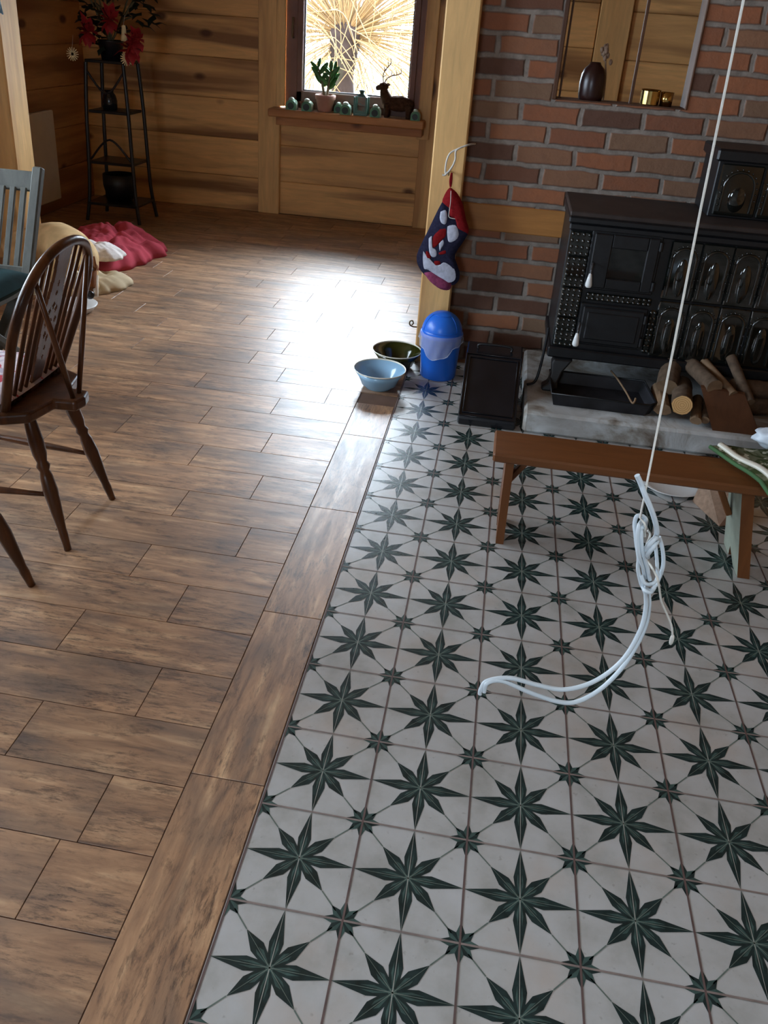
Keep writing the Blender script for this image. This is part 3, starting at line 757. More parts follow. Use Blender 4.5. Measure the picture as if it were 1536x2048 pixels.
def stand():
    cx, cy = -2.68, 5.35; w = .21
    t = thing('plant_stand', 'tall black metal plant stand in the dark corner', 'plant stand', (cx, cy, 0))
    for sx in (-1, 1):
        for sy in (-1, 1):
            mb = MB(); mb.tube(bez([(cx+sx*w, cy+sy*w*.8, 0), (cx+sx*(w-.03), cy+sy*w*.7, .25), (cx+sx*(w-.05), cy+sy*w*.65, .8), (cx+sx*(w-.07), cy+sy*w*.6, 1.12)]), .014, 8); mb.build('leg', M['blackmetal'], t)
    for z, q in ((.12, .2), (.42, .17), (.78, .15), (1.12, .15)):
        mb = MB(); mb.box((cx-q, cy-q*.85, z), (cx+q, cy+q*.85, z+.02), ch=.004)
        mb.build('shelf', M['blackmetal'], t)
    mb = MB(); mb.tube(bez([(cx-.16, cy-.13, .45), (cx, cy-.13, .6), (cx+.16, cy-.13, .45)]), .008, 6); mb.build('scroll', M['blackmetal'], t); mb = MB(); mb.tube(bez([(cx-.15, cy-.13, 1.08), (cx, cy-.13, .92), (cx+.15, cy-.13, 1.08)]), .008, 6); mb.build('scroll', M['blackmetal'], t)
    z = 1.1405; t = thing('potted_poinsettia', 'potted poinsettia with red bracts on the black stand', 'plant', (cx, cy, z))
    mb = MB(); mb.lathe([(.001, 0), (.07, 0), (.09, .12), (.095, .125), (.09, .13), (.08, .11), (.001, .11)], (cx, cy, z), 24); mb.build('pot', M['blackmetal'], t)
    mb = MB(); lf = MB(); rd = MB()
    def leafat(m_, p, d, L, wd):
        d = V(d).normalized(); s_ = d.cross(V((0, 0, 1))).normalized(); n_ = s_.cross(d)
        vs = [p, p+d*L*.3+s_*wd*.8-n_*.01, p+d*L*.65+s_*wd*.6, p+d*L-n_*.02, p+d*L*.65-s_*wd*.6, p+d*L*.3-s_*wd*.8-n_*.01, p+d*L*.5+n_*.008]
        m_.add(vs, [(0, 1, 6), (1, 2, 6), (2, 3, 6), (3, 4, 6), (4, 5, 6), (5, 0, 6)], 0, True)
    for i in range(14):
        a = i*2*PI/14+random.random()*.3; e = V((cx+math.cos(a)*random.uniform(.08, .28), cy+math.sin(a)*random.uniform(.06, .2), z+random.uniform(.2, .62)))
        mb.tube(bez([(cx, cy, z+.1), (cx+(e.x-cx)*.4, cy+(e.y-cy)*.4, z+.25), e], 4), .006, 6)
        for q in range(9):
            b = random.uniform(0, 2*PI); leafat(lf, e+V((random.gauss(0, .04), random.gauss(0, .03), random.gauss(-.02, .06))), (math.cos(b), math.sin(b), random.uniform(-.5, .3)), random.uniform(.09, .16), .035)
    mb.build('stem', M['stemg'], t); lf.build('foliage', M['poinsleaf'], t)
    for (px, py) in ((176, 62), (220, 38), (272, 78), (262, 96)):
        p = at(px, py, 'y', cy-.22); rd = MB()
        for q in range(11):
            b = q*2*PI/11; leafat(rd, p, (math.cos(b)*.8, -.45+.5*math.sin(b)*.3, math.sin(b)), random.uniform(.085, .14), .04)
        rd.build('red_bract', M['poins'], t)
    for (px, py), lab in (((145, 108), 'dim straw star ornament hanging left of the poinsettia'), ((253, 118), 'cream straw star ornament hanging below the red bracts')):
        p = at(px, py, 'y', cy-.24); t2 = thing('straw_star', lab, 'ornament', p); m_ = MB()
        for q in range(8):
            a = q*PI/8; d = V((math.cos(a), 0, math.sin(a)))*.045; m_.beam(p-d, p+d, .006, .003, (0, 1, 0), ch=0)
        m_.build('star', M['starpaper'], t2); m_ = MB(); m_.tube([p+V((0, 0, .03)), p+V((0, .03, .12))], .001, 4); m_.build('thread', M['string'], t2)
    p = at(248, 66, 'y', cy-.24); t2 = thing('straw_bell', 'slim cream bell ornament beside the red bracts', 'ornament', p); m_ = MB()
    m_.lathe([(.001, .05), (.012, .045), (.017, 0), (.024, -.05), (.02, -.05), (.001, -.04)], p, 14); m_.build('bell', M['starpaper'], t2)
    m_ = MB(); m_.tube([p+V((0, 0, .05)), p+V((0, .03, .11))], .001, 4); m_.build('thread', M['string'], t2)
    # bottles / lantern on the shelves
    c = (cx-.03, cy-.02, .8005); t2 = thing('glass_jar', 'dark glass jar on the middle shelf of the black stand', 'jar', c)
    m_ = MB(); m_.lathe([(.001, 0), (.05, 0), (.055, .06), (.045, .10), (.03, .12), (.034, .135), (.001, .135)], c, 20); m_.build('body', M['sheet'], t2)
    c = (cx+.0, cy-.02, .1405); t2 = thing('storage_pot', 'dark pot on the bottom shelf of the black stand', 'pot', c)
    m_ = MB(); m_.lathe([(.001, 0), (.09, 0), (.12, .12), (.12, .2), (.112, .2), (.10, .02), (.001, .02)], c, 24); m_.build('body', M['cast'], t2)
stand()
# blue-grey cloth hung on the post, top left
t = thing('draped_cloth', 'blue-grey cloth hanging on the left pine post', 'cloth', (-2.8, 3.97, 1.7)); mb = MB()
nx, nz = 14, 16; vs = []
for j in range(nz+1):
    for i in range(nx+1):
        u = i/nx; v = j/nz; x = -2.98+.33*u*(1-.1*math.sin(v*3)); vs.append((x, 3.955-.018*math.sin(u*19+v)-.012*math.sin(u*7), 1.415+.012*math.sin(u*9)+.75*v))
mb.add(vs, [(j*(nx+1)+i, j*(nx+1)+i+1, (j+1)*(nx+1)+i+1, (j+1)*(nx+1)+i) for j in range(nz) for i in range(nx)], 0, True)
mb.build('fabric', M['bluecloth'], t, solid=.006)

# ------------------------------------------------------------------ dog bed, dog, dish
def heap(mb, poly, h, folds=.03, seed=0, z0=.002, n=72, m=16, mi=0, pw=2.2):
    cx = sum(p[0] for p in poly)/len(poly); cy = sum(p[1] for p in poly)/len(poly)
    cl = bez([V((x, y, 0)) for x, y in [poly[-1]]+poly+poly[:2]], 8); rad = []
    for k in range(n):
        a = 2*PI*k/n; best = .1
        d = V((math.cos(a), math.sin(a), 0))
        for p in cl:
            q = p-V((cx, cy, 0)); L = q.length
            if L > 0 and q.normalized().dot(d) > .994: best = max(best, q.dot(d))
        rad.append(best)
    for _ in range(3): rad = [(rad[k-1]+2*rad[k]+rad[(k+1) % n])/4 for k in range(n)]
    rad = [q*(1+.13*noise.noise(V((math.cos(2*PI*k/n)*2.5, math.sin(2*PI*k/n)*2.5, seed)))+.07*noise.noise(V((math.cos(2*PI*k/n)*7, math.sin(2*PI*k/n)*7, seed)))) for k, q in enumerate(rad)]
    vs = []
    for i in range(m+1):
        t_ = i/m
        for k in range(n):
            a = 2*PI*k/n; x = cx+math.cos(a)*rad[k]*t_; y = cy+math.sin(a)*rad[k]*t_
            nn = noise.noise(V((x*6+seed, y*6, seed)))+.6*noise.noise(V((x*15, y*15+seed, seed)))+.3*noise.noise(V((x*32, y*32+seed, seed)))
            rg = abs(math.sin(x*14+3*noise.noise(V((x*3, y*3, seed)))+y*6*math.sin(seed)))
            hh = h*(1-t_**pw)**.6 + (folds*nn+folds*.9*(rg-.5))*(1-t_**4)
            vs.append((x, y, z0+max(hh, .004 if i < m else 0)))
    vs.append((cx, cy, vs[0][2]))
    fs = [(i*n+k, i*n+(k+1) % n, (i+1)*n+(k+1) % n, (i+1)*n+k) for i in range(1, m) for k in range(n)]
    fs += [((m+1)*n, n+k, n+(k+1) % n) for k in range(n)]
    fs.append(tuple(m*n+k for k in range(n)))
    mb.add(vs, fs, mi, True)
mb = MB(); heap(mb, [(-2.0, 4.33), (-2.05, 4.6), (-2.3, 4.78), (-2.6, 4.72), (-2.8, 4.4), (-2.66, 4.0), (-2.35, 3.82), (-2.1, 3.93)], .14, .055, 2.3, n=110, m=34)
tag(mb.build('red_blanket', M['redcloth']), 'crumpled red fleece blanket on the floor behind the dog', 'blanket')
mb = MB(); heap(mb, [(-2.02, 3.92), (-2.12, 4.06), (-2.34, 4.1), (-2.44, 3.98), (-2.3, 3.84), (-2.1, 3.80)], .06, .03, 5.1, z0=.11, n=90, m=26)
tag(mb.build('sheepskin', M['fleece']), 'white fluffy sheepskin lying on the red blanket', 'rug')
mb = MB(); heap(mb, [(-1.90, 3.74), (-2.0, 3.86), (-2.3, 3.85), (-2.62, 3.7), (-2.6, 3.42), (-2.25, 3.36), (-1.98, 3.5)], .075, .04, 8.7, n=90, m=24)
tag(mb.build('beige_blanket', M['beige']), 'beige blanket edge on the floor beside the dog', 'blanket')
t = thing('dog_dish', 'white round dish on the floor under the dog\'s nose', 'bowl', (-2.00, 3.205, 0)); mb = MB()
mb.lathe([(.001, 0), (.10, 0), (.125, .03), (.128, .036), (.122, .038), (.095, .012), (.001, .012)], (-2.00, 3.205, 0), 36); mb.build('dish', M['white'], t)
def dog():
    t = thing('dog', 'tan dog lying by the red blanket, head lowered to a white dish', 'dog', (-2.2, 3.6, .04))
    me = bpy.data.meshes.new('body'); P = []; E = []; R = []
    def a(p, r, par=None):
        P.append(V(p)-V((-2.2, 3.6, .04))); R.append(r)
        if par is not None: E.append((par, len(P)-1))
        return len(P)-1
    pel = a((-2.50, 3.78, .22), .135); b1 = a((-2.36, 3.68, .24), .13, pel); b2 = a((-2.22, 3.58, .25), .125, b1); ch = a((-2.10, 3.49, .24), .115, b2)
    n1 = a((-2.03, 3.43, .26), .075, ch); hd = a((-1.975, 3.37, .24), .066, n1); mz = a((-1.93, 3.29, .165), .042, hd); ns = a((-1.905, 3.235, .115), .03, mz)
    for s_ in (0, 1):
        dx, dy = (.06, .07) if s_ else (-.07, -.05)
        sh = a((-2.12+dx, 3.48+dy, .17), .06, ch); el = a((-2.13+dx, 3.47+dy, .08), .038, sh); w = a((-2.06+dx, 3.40+dy, .065), .028, el); a((-2.02+dx*.6, 3.37+dy, .055), .026, w)
        hp = a((-2.48+dx*1.5, 3.74+dy*1.5, .16), .095, pel); kn = a((-2.36+dx*1.8, 3.62+dy*1.8, .13), .06, hp); hk = a((-2.48+dx*2, 3.72+dy*2, .06), .03, kn); a((-2.36+dx*2.1, 3.63+dy*2.1, .05), .027, hk)
    t1 = a((-2.62, 3.88, .2), .03, pel); a((-2.72, 3.86, .1), .018, t1)
    me.from_pydata([tuple(p) for p in P], E, []); o = bpy.data.objects.new('body', me); COL.objects.link(o); o.parent = t
    me.materials.append(M['dog'])
    sk = o.modifiers.new('skin', 'SKIN'); sk.use_smooth_shade = True
    for i, r in enumerate(R): me.skin_vertices[0].data[i].radius = (r, r)
    me.skin_vertices[0].data[0].use_root = True
    sb = o.modifiers.new('sub', 'SUBSURF'); sb.levels = 2; sb.render_levels = 2
    for s_ in (-1, 1):
        mb = MB(); b = V((-1.985, 3.375, .275))+V((.055, -.035, 0))*s_
        mb.prism([(0, 0), (.035, .01), (.05, -.05), (.03, -.085), (0, -.06)], lambda u, v: b+V((.8*s_*u, -.6*s_*u-.01, v)), lambda u, v: b+V((.8*s_*u-.004, -.6*s_*u-.02, v)))
        o = mb.build('ear', M['dogdark'], t); o.modifiers.new('b', 'BEVEL').width = .003
    mb = MB(); mb.ell((-1.952, 3.325, .205), (.052, .05, .05), n=16, m=10); mb.tube(bez([(-1.945, 3.31, .2), (-1.92, 3.262, .15), (-1.905, 3.232, .12)], 5), [.046-.0018*i for i in range(11)], 12)
    mb.build('face_fur', M['dogdark'], t, 'dark brown face')
    mb = MB(); mb.tube(bez([(-1.905, 3.30, .175), (-1.885, 3.252, .13), (-1.872, 3.222, .085)], 5), [.017-.0005*i for i in range(11)], 10); mb.build('cheek_fur', M['dogwhite'], t, 'cream cheek stripe')
    mb = MB(); mb.ell((-1.898, 3.205, .098), (.026, .02, .024), n=14, m=8); mb.build('nose', M['dognose'], t)
    for s_ in (-1, 1):
        mb = MB(); mb.ell(V((-1.935, 3.29, .225))+V((.03, -.018, 0))*s_+V((.01, -.02, 0)), (.008, .008, .008), n=10, m=8); mb.build('eye', M['dognose'], t)
dog()

# ------------------------------------------------------------------ grey slatted chair
def greychair():
    x1 = -1.75; x0 = x1-.46; t = thing('slatted_chair', 'weathered grey wooden chair with a slatted back at left', 'chair', ((x0+x1)/2, 2.2, 0))
    bot = lambda x: V((x, 2.37, .42)); top = lambda x: V((x, 2.56, .845))
    d = (top(0)-bot(0))
    for x in (x0, x1):
        mb = MB(); mb.beam(bot(x)-d*.12, bot(x)+d*1.06, .045, .035, (0, 1, 0), ch=.006); mb.build('back_post', M['greywood'], t)
    mb = MB(); mb.beam(V((x0, 0, 0))+V((0, top(0).y, top(0).z-.035)), V((x1, top(0).y, top(0).z-.035)), .028, .085, (0, .3, 1), ch=.006); mb.build('top_rail', M['greywood'], t)
    mb = MB(); mb.beam((x0, 2.385, .455), (x1, 2.385, .455), .026, .05, (0, .3, 1), ch=.004); mb.build('bottom_rail', M['greywood'], t)
    for i in range(8):
        x = x1-.052-.049*i
        if x < x0+.03: break
        mb = MB(); mb.beam(V((x, 2.39, .47)), V((x, 2.525, .79)), .026, .014, (0, 1, 0), ch=.003); mb.build('slat', M['greywood'], t)
    for i in range(6):
        mb = MB(); y = 2.33-.075*i; mb.box((x0+.01, y-.03, .40), (x1-.01, y+.03, .42), ch=.004); mb.build('seat_slat', M['greywood'], t)
    for x in (x0, x1):
        mb = MB(); mb.beam((x, 1.93, .40), (x, 2.40, 0), .03, .045, (1, 0, 0), ch=.004); mb.build('leg', M['greywood'], t)
        mb = MB(); mb.beam((x-.03 if x == x1 else x+.03, 2.37, .40), (x-.03 if x == x1 else x+.03, 1.90, 0), .03, .045, (1, 0, 0), ch=.004); mb.build('leg', M['greywood'], t)
        mb = MB(); mb.beam((x, 1.92, .40), (x, 2.36, .40), .03, .035, ch=.004); mb.build('seat_rail', M['greywood'], t)
    tag(cush(((x0+x1)/2+.05, 2.05, .421), .58, .50, .10, M['tealcush']), 'dark teal seat cushion on the grey slatted chair', 'cushion')
def cush(c, w, dp, h, mat, n=18, name='seat_cushion', ang=0):
    mb = MB(); vs = []
    for sgn in (1, -1):
        for j in range(n+1):
            for i in range(n+1):
                u = 2*i/n-1; v = 2*j/n-1; e = (1-abs(u)**4)*(1-abs(v)**4); q = max(e, 0)**.45
                zz = h/2+sgn*h/2*q*(1+.12*noise.noise(V((u*2, v*2, 3))))
                x, y = u*w/2*(1-.03*v*v), v*dp/2*(1-.03*u*u)
                vs.append((c[0]+x*math.cos(ang)-y*math.sin(ang), c[1]+x*math.sin(ang)+y*math.cos(ang), c[2]+max(zz, 0)))
    N = n+1
    fs = [(j*N+i, j*N+i+1, (j+1)*N+i+1, (j+1)*N+i) for j in range(n) for i in range(n)]
    fs += [(N*N+j*N+i, N*N+(j+1)*N+i, N*N+(j+1)*N+i+1, N*N+j*N+i+1) for j in range(n) for i in range(n)]
    mb.add(vs, fs, 0, True)
    return mb.build(name, mat)
greychair()

# ------------------------------------------------------------------ windsor chairs
def windsor():
    cy = 1.27
    t = thing('windsor_chair', 'brown wheelback Windsor chair with pierced splat and floral cushion at left', 'chair', (-1.25, cy, 0), 'Windsor chairs at the left')
    # seat: saddle outline with a tail block at the back
    out = [(-1.02, .10), (-1.03, .155), (-1.10, .19), (-1.25, .205), (-1.40, .21), (-1.47, .17), (-1.485, 0), (-1.47, -.17), (-1.40, -.21), (-1.25, -.205), (-1.10, -.19), (-1.03, -.155), (-1.02, -.10)]
    out = [(x, y) for x, y in out] + [(-1.01, -.05), (-.945, -.045), (-.935, 0), (-.945, .045), (-1.01, .05)]
    o_ = MB(); o_.prism(out, lambda u, v: (u, cy+v, .425), lambda u, v: (u, cy+v, .46)); s = o_.build('seat', M['chairwood'], t)
    s.modifiers.new('b', 'BEVEL').width = .009; s.modifiers['b'].segments = 3
    LP = [(.011, 0), (.012, .06), (.014, .12), (.013, .16), (.018, .30), (.0225, .45), (.019, .56), (.015, .60), (.021, .635), (.015, .665), (.021, .72), (.0225, .82), (.018, .95), (.016, 1)]
    feet = {(1, 1): (-.957, .158), (1, -1): (-.957, -.158), (-1, 1): (-1.50, .20), (-1, -1): (-1.50, -.20)}
    tops = {(1, 1): (-1.065, .105), (1, -1): (-1.065, -.105), (-1, 1): (-1.40, .14), (-1, -1): (-1.40, -.14)}
    L = {}
    for kx in feet:
        a = V((feet[kx][0], cy+feet[kx][1], 0)); b = V((tops[kx][0], cy+tops[kx][1], .428)); L[kx] = (a, b)
        mb = MB(); mb.turned(a, b, LP); mb.build('leg', M['chairwood'], t)
    SP = [(.007, 0), (.008, .15), (.013, .5), (.008, .85), (.007, 1)]; mids = []
    for sy in (1, -1):
        a = L[1, sy][0].lerp(L[1, sy][1], .42); b = L[-1, sy][0].lerp(L[-1, sy][1], .42); mids.append((a+b)/2)
        mb = MB(); mb.turned(a, b, SP); mb.build('stretcher', M['chairwood'], t)
    mb = MB(); mb.turned(mids[0], mids[1], SP); mb.build('stretcher', M['chairwood'], t)
    # hoop in a reclining plane
    def H(w, h): return V((-1.105+.165*h/.49, cy+w, .455+h))
    ctl = [(-.155, 0), (-.185, .16), (-.2, .26), (-.185, .36), (-.13, .435), (-.05, .470), (.05, .470), (.13, .435), (.185, .36), (.2, .26), (.185, .16), (.155, 0)]
    hp = bez([H(*c) for c in ctl], 6); mb = MB(); mb.tube(hp, .0145, 12); mb.build('hoop_back', M['chairwood'], t)
    def hoop_h(w):
        best = min(hp[len(hp)//6:-len(hp)//6], key=lambda p: abs((p.y-cy)-w)+(0 if p.z > .7 else 1)); return (best.z-.455)
    for w0, w1 in ((-.115, -.15), (-.085, -.105), (-.055, -.068), (.055, .068), (.085, .105), (.115, .15)):
        mb = MB(); mb.turned(H(w0, 0), H(w1, hoop_h(w1)), [(.006, 0), (.0075, .3), (.0065, .7), (.005, 1)], n=8); mb.build('spindle', M['chairwood'], t)
    # pierced splat: two strips joined by a wheel
    mb = MB(); nu, nv = 30, 118; hh = .468
    def inside(u, v):       # u across (m), v up (m)
        w = .026+.020*math.sin(min(1, v/.36)*PI*.62)**1.5 if v < .3 else .043-.010*abs(math.sin((v-.3)/.17*PI))
        if abs(u) > w: return False
        for q in range(8):
            a = q*PI/4; cu, cv = .026*math.cos(a), .235+.052*math.sin(a)
            if abs(u-cu)/.0085+abs(v-cv)/.014 < 1: return False
        if abs(u)/.009+abs(v-.235)/.015 < 1: return False
        for cv in (.12, .15, .325, .355):
            if abs(u)/.006+abs(v-cv)/.012 < 1: return False
        return True
    g_ = [[inside(-.048+.096*(i_+.5)/nu, hh*(j_+.5)/nv) for j_ in range(nv)] for i_ in range(nu)]
    nr = V((1, 0, -.337)).normalized()*.0042; vs = [H(-.048+.096*i_/nu, hh*j_/nv)+nr*q for q in (-1, 1) for i_ in range(nu+1) for j_ in range(nv+1)]
    K = (nu+1)*(nv+1); ix = lambda i_, j_, q: q*K+i_*(nv+1)+j_; fs = []
    G = lambda i_, j_: 0 <= i_ < nu and 0 <= j_ < nv and g_[i_][j_]
    for i_ in range(nu):
        for j_ in range(nv):
            if not g_[i_][j_]: continue
            for q in (0, 1): fs.append((ix(i_, j_, q), ix(i_+1, j_, q), ix(i_+1, j_+1, q), ix(i_, j_+1, q)))
            for (di, dj, p1, p2) in ((-1, 0, (0, 0), (0, 1)), (1, 0, (1, 0), (1, 1)), (0, -1, (0, 0), (1, 0)), (0, 1, (0, 1), (1, 1))):
                if not G(i_+di, j_+dj): fs.append((ix(i_+p1[0], j_+p1[1], 0), ix(i_+p2[0], j_+p2[1], 0), ix(i_+p2[0], j_+p2[1], 1), ix(i_+p1[0], j_+p1[1], 1)))
    mb.add(vs, fs)
    mb.build('splat', M['chairwood'], t)
    for s_ in (-1, 1):
        mb = MB(); mb.turned((-.965, cy+s_*.018, .455), H(s_*.155, .415), [(.0075, 0), (.009, .35), (.007, 1)], n=10); mb.build('brace', M['chairwood'], t)
    return t
w1 = windsor()
w2 = copy_tree(w1); w2.location = (-1.265, 1.27-.505, 0); w2['label'] = 'second Windsor chair mostly out of frame, one splayed leg visible at the left edge'
w1['label'] = 'brown wheelback Windsor chair with pierced splat behind a floral cushion'
tag(cush((-1.27, 1.27, .4605), .38, .36, .055, M['floral'], name='floral_cushion'), 'white and pink floral cushion on the Windsor chair seat', 'cushion')

# ------------------------------------------------------------------ bowls, bin, hook
def bowl(name, lab, c, R, h, base, mat, inner=None):
    t = thing(name, lab, 'bowl', c); mb = MB()
    pr = [(.001, 0), (base, 0), (base+.002, .006), (base+.02, .018), (R*.80, h*.6), (R*.985, h*.97)]
    pr2 = [(R*.975, h*.965), (R*.78, h*.62), (base+.015, .024), (base, .010), (.001, .009)]
    mb.lathe(pr+pr2, c, 48); mb.build('body', mat, t)
    mb = MB(); mb.lathe([(R*.965, h*.955), (R*.985, h*.95), (R, h*.97), (R*1.008, h), (R*.99, h*1.02), (R*.965, h*.99), (R*.965, h*.955)], c, 48); mb.build('rim', M['rim'], t, 'cream rim')
bowl('enamel_bowl', 'pale blue enamel bowl with cream rim on the floor', (-.222, 2.675, 0.0), .122, .092, .062, M['pblue'])
bowl('enamel_bowl', 'olive green enamel bowl on the floor behind the pale blue bowl', (-.178, 2.945, 0.0), .122, .092, .062, M['olive'])
def bin_():
    c = (.034, 2.905, 0); t = thing('swing_bin', 'small blue plastic swing-top waste bin beside the pine post', 'waste bin', c)
    mb = MB(); mb.lathe([(.001, .0), (.082, 0), (.086, .004), (.097, .205), (.100, .207), (.100, .215), (.094, .217), (.090, .20), (.08, .01), (.001, .01)], c, 44); mb.build('body', M['blue'], t)
    mb = MB(); pr = [(.1015, .208), (.1025, .222), (.098, .226)]+[(.0965*math.cos(a*PI/20)**.9 if a < 10 else .001, .226+.098*math.sin(a*PI/20)) for a in range(0, 11)]
    mb.lathe(pr, c, 44); mb.build('domed_lid', M['blue'], t)
    mb = MB(); q = V((-.35, -.94, 0)).normalized(); sd = V((q.y, -q.x, 0))
    def S(u, v):
        a = math.radians(u); z = math.sin(math.radians(v)); r_ = math.cos(math.radians(v))**.9*.0975
        d = V((math.cos(a), math.sin(a), 0)); return V(c)+d*r_+V((0, 0, .226+.099*z))
    bd = [S(-150+i*8, 8) for i in range(15)]+[S(-38, 8+i*9) for i in range(7)]+[S(-38-i*16, 62) for i in range(8)]+[S(-150, 62-i*9) for i in range(7)]
    mb.tube(bd, .0016, 6, closed=True); mb.build('flap_edge', M['blue'], t)
    mb = MB(); n = 48; vs = []
    for j in range(9):
        for k in range(n):
            a = 2*PI*k/n; v = j/8
            drop = .04+.075*max(0, math.cos(a+PI/2+.15))**3+.006*math.sin(a*9)
            z = .228-v*drop; r_ = .1035+.004*math.sin(a*13+v*4)*v+.003*v
            vs.append((c[0]+r_*math.cos(a), c[1]+r_*math.sin(a), z))
    mb.add(vs, [(j*n+k, j*n+(k+1) % n, (j+1)*n+(k+1) % n, (j+1)*n+k) for j in range(8) for k in range(n)], 0, True)
    mb.tube([vs[8*n+k] for k in range(n)], .0022, 5, closed=True)
    mb.build('bin_liner', M['film'], t, 'clear plastic bag edge folded over the rim')
bin_()
t = thing('wall_hook', 'small bronze hook with a twisted end on the pine post near the floor', 'hook', (-.108, 3.06, .2)); mb = MB()
mb.tube(bez([(-.099, 3.07, .175), (-.12, 3.06, .178), (-.135, 3.05, .19), (-.137, 3.05, .205), (-.126, 3.05, .212), (-.119, 3.05, .20), (-.125, 3.045, .192)], 6), .0035, 8); mb.build('hook', M['hook'], t)
t = thing('wall_hook', 'thin bronze hook holding the stocking loop on the pine post', 'hook', (-.02, 3.05, .93)); mb = MB()
mb.tube(bez([(-.018, 3.052, .94), (-.018, 3.03, .94), (-.016, 3.018, .928), (-.016, 3.02, .942)], 6), .003, 8); mb.build('hook', M['hook'], t)

# ------------------------------------------------------------------ stocking and cord on the post
def stk(px, py, d=0): return at(830+px/6.4, 280+py/6.4, 'y', 3.02+d)
def stocking():
    t = thing('christmas_stocking', 'navy and red knitted Christmas stocking hanging on the pine post', 'stocking', tuple(stk(455, 590)))
    def panel(name, pts, mat, d0, thick, lab=None, smooth_=1):
        cl = bez([V((x, y, 0)) for x, y in pts+[pts[0]]], 3 if smooth_ else 1)[:-1]
        cx = sum(p.x for p in cl)/len(cl); cy = sum(p.y for p in cl)/len(cl); n = len(cl); vs = []; fs = []; m_ = 5
        for sgn in (-1, 1):
            for i in range(m_+1):
                q = i/m_
                for p in cl:
                    x = cx+(p.x-cx)*q; y = cy+(p.y-cy)*q; pt = stk(x, y); pt.y = 3.02+d0+sgn*thick*(1-q**3)**.5; vs.append(pt)
            b = (0 if sgn < 0 else (m_+1)*n)
            fs += [(b+i*n+k, b+i*n+(k+1) % n, b+(i+1)*n+(k+1) % n, b+(i+1)*n+k) for i in range(m_) for k in range(n)]
        mb = MB(); mb.add(vs, fs, 0, True); return mb.build(name, mat, t, lab)
    body = [(355, 780), (290, 900), (180, 1130), (90, 1310), (35, 1440), (25, 1520), (45, 1600), (110, 1700), (200, 1760), (330, 1800), (480, 1850), (560, 1790), (575, 1700), (545, 1590), (515, 1500), (540, 1410), (610, 1310), (670, 1210), (688, 1130), (600, 1000), (480, 900)]
    panel('body', body, M['navy'], -.014, .024)
    panel('cuff', [(455, 595), (405, 650), (352, 785), (435, 830), (440, 960), (520, 1010), (560, 1150), (672, 1190), (690, 1120), (655, 1000), (625, 850), (585, 740), (530, 655)], M['redknit'], -.018, .026, 'red cuff')
    panel('toe', [(120, 1690), (190, 1640), (300, 1700), (420, 1760), (470, 1830), (440, 1905), (330, 1895), (200, 1800)], M['plumknit'], -.018, .022, 'plum ribbed toe')
    # knitted motif patches in white and red
    for nm, mt, pts in (('white_patch', 'whiteknit', [(420, 1080), (520, 1070), (562, 1150), (555, 1240), (480, 1300), (425, 1290), (410, 1180)]),
                        ('white_patch', 'whiteknit', [(185, 1240), (225, 1210), (215, 1330), (290, 1390), (290, 1480), (230, 1490), (190, 1420)]),
                        ('white_patch', 'whiteknit', [(310, 1300), (370, 1240), (385, 1300), (340, 1380), (320, 1410)]),
                        ('white_patch', 'whiteknit', [(115, 1400), (150, 1480), (200, 1540), (320, 1570), (390, 1530), (470, 1570), (520, 1660), (520, 1760), (440, 1800), (330, 1740), (180, 1640), (125, 1620), (110, 1500)]),
                        ('white_patch', 'whiteknit', [(335, 900), (400, 880), (420, 960), (400, 1060), (350, 1050), (325, 980)]),
                        ('red_patch', 'redknit', [(330, 1110), (410, 1100), (415, 1200), (360, 1260), (300, 1330), (250, 1370), (215, 1340), (240, 1220)]),
                        ('red_patch', 'redknit', [(150, 1400), (185, 1410), (220, 1480), (180, 1510), (150, 1460)]),
                        ('red_patch', 'redknit', [(300, 1420), (400, 1380), (410, 1430), (320, 1450)]),
                        ('red_patch', 'redknit', [(250, 1520), (330, 1520), (335, 1570), (250, 1590)])):
        panel(nm, pts, M[mt], -.034, .006, 'white knitted patch' if 'white' in nm else 'red knitted patch')
    mb = MB(); a = stk(455, 600); b = stk(470, 420); mb.tube(bez([a, stk(450, 520), b], 5), .005, 6); mb.tube(bez([a, stk(468, 520), b], 5), .005, 6); mb.build('hanging_loop', M['redknit'], t, 'red loop')
    mb = MB(); mb.tube(bez([stk(460, 650, -.05), stk(455, 800, -.052), stk(436, 930, -.052), stk(440, 990, -.052), stk(515, 1010, -.052)], 6), .0017, 6); mb.build('drawstring', M['string'], t, 'thin white string')
stocking()
t = thing('looped_cord', 'white cord looped over a nail above the stocking', 'cord', tuple(stk(720, 55))); mb = MB()
mb.tube(bez([stk(770, 50, .10), stk(690, 60, .0), stk(560, 110, -.02), stk(450, 170, -.03), stk(400, 290, -.03), stk(395, 430, -.03), stk(470, 350, -.03), stk(515, 250, -.03), stk(525, 140, -.03), stk(600, 90, -.02)], 8), .0042, 8)
mb.tube(bez([stk(420, 410, -.03), stk(380, 450, -.03), stk(350, 440, -.03)], 5), .0048, 8)
mb.build('cord', M['string'], t)

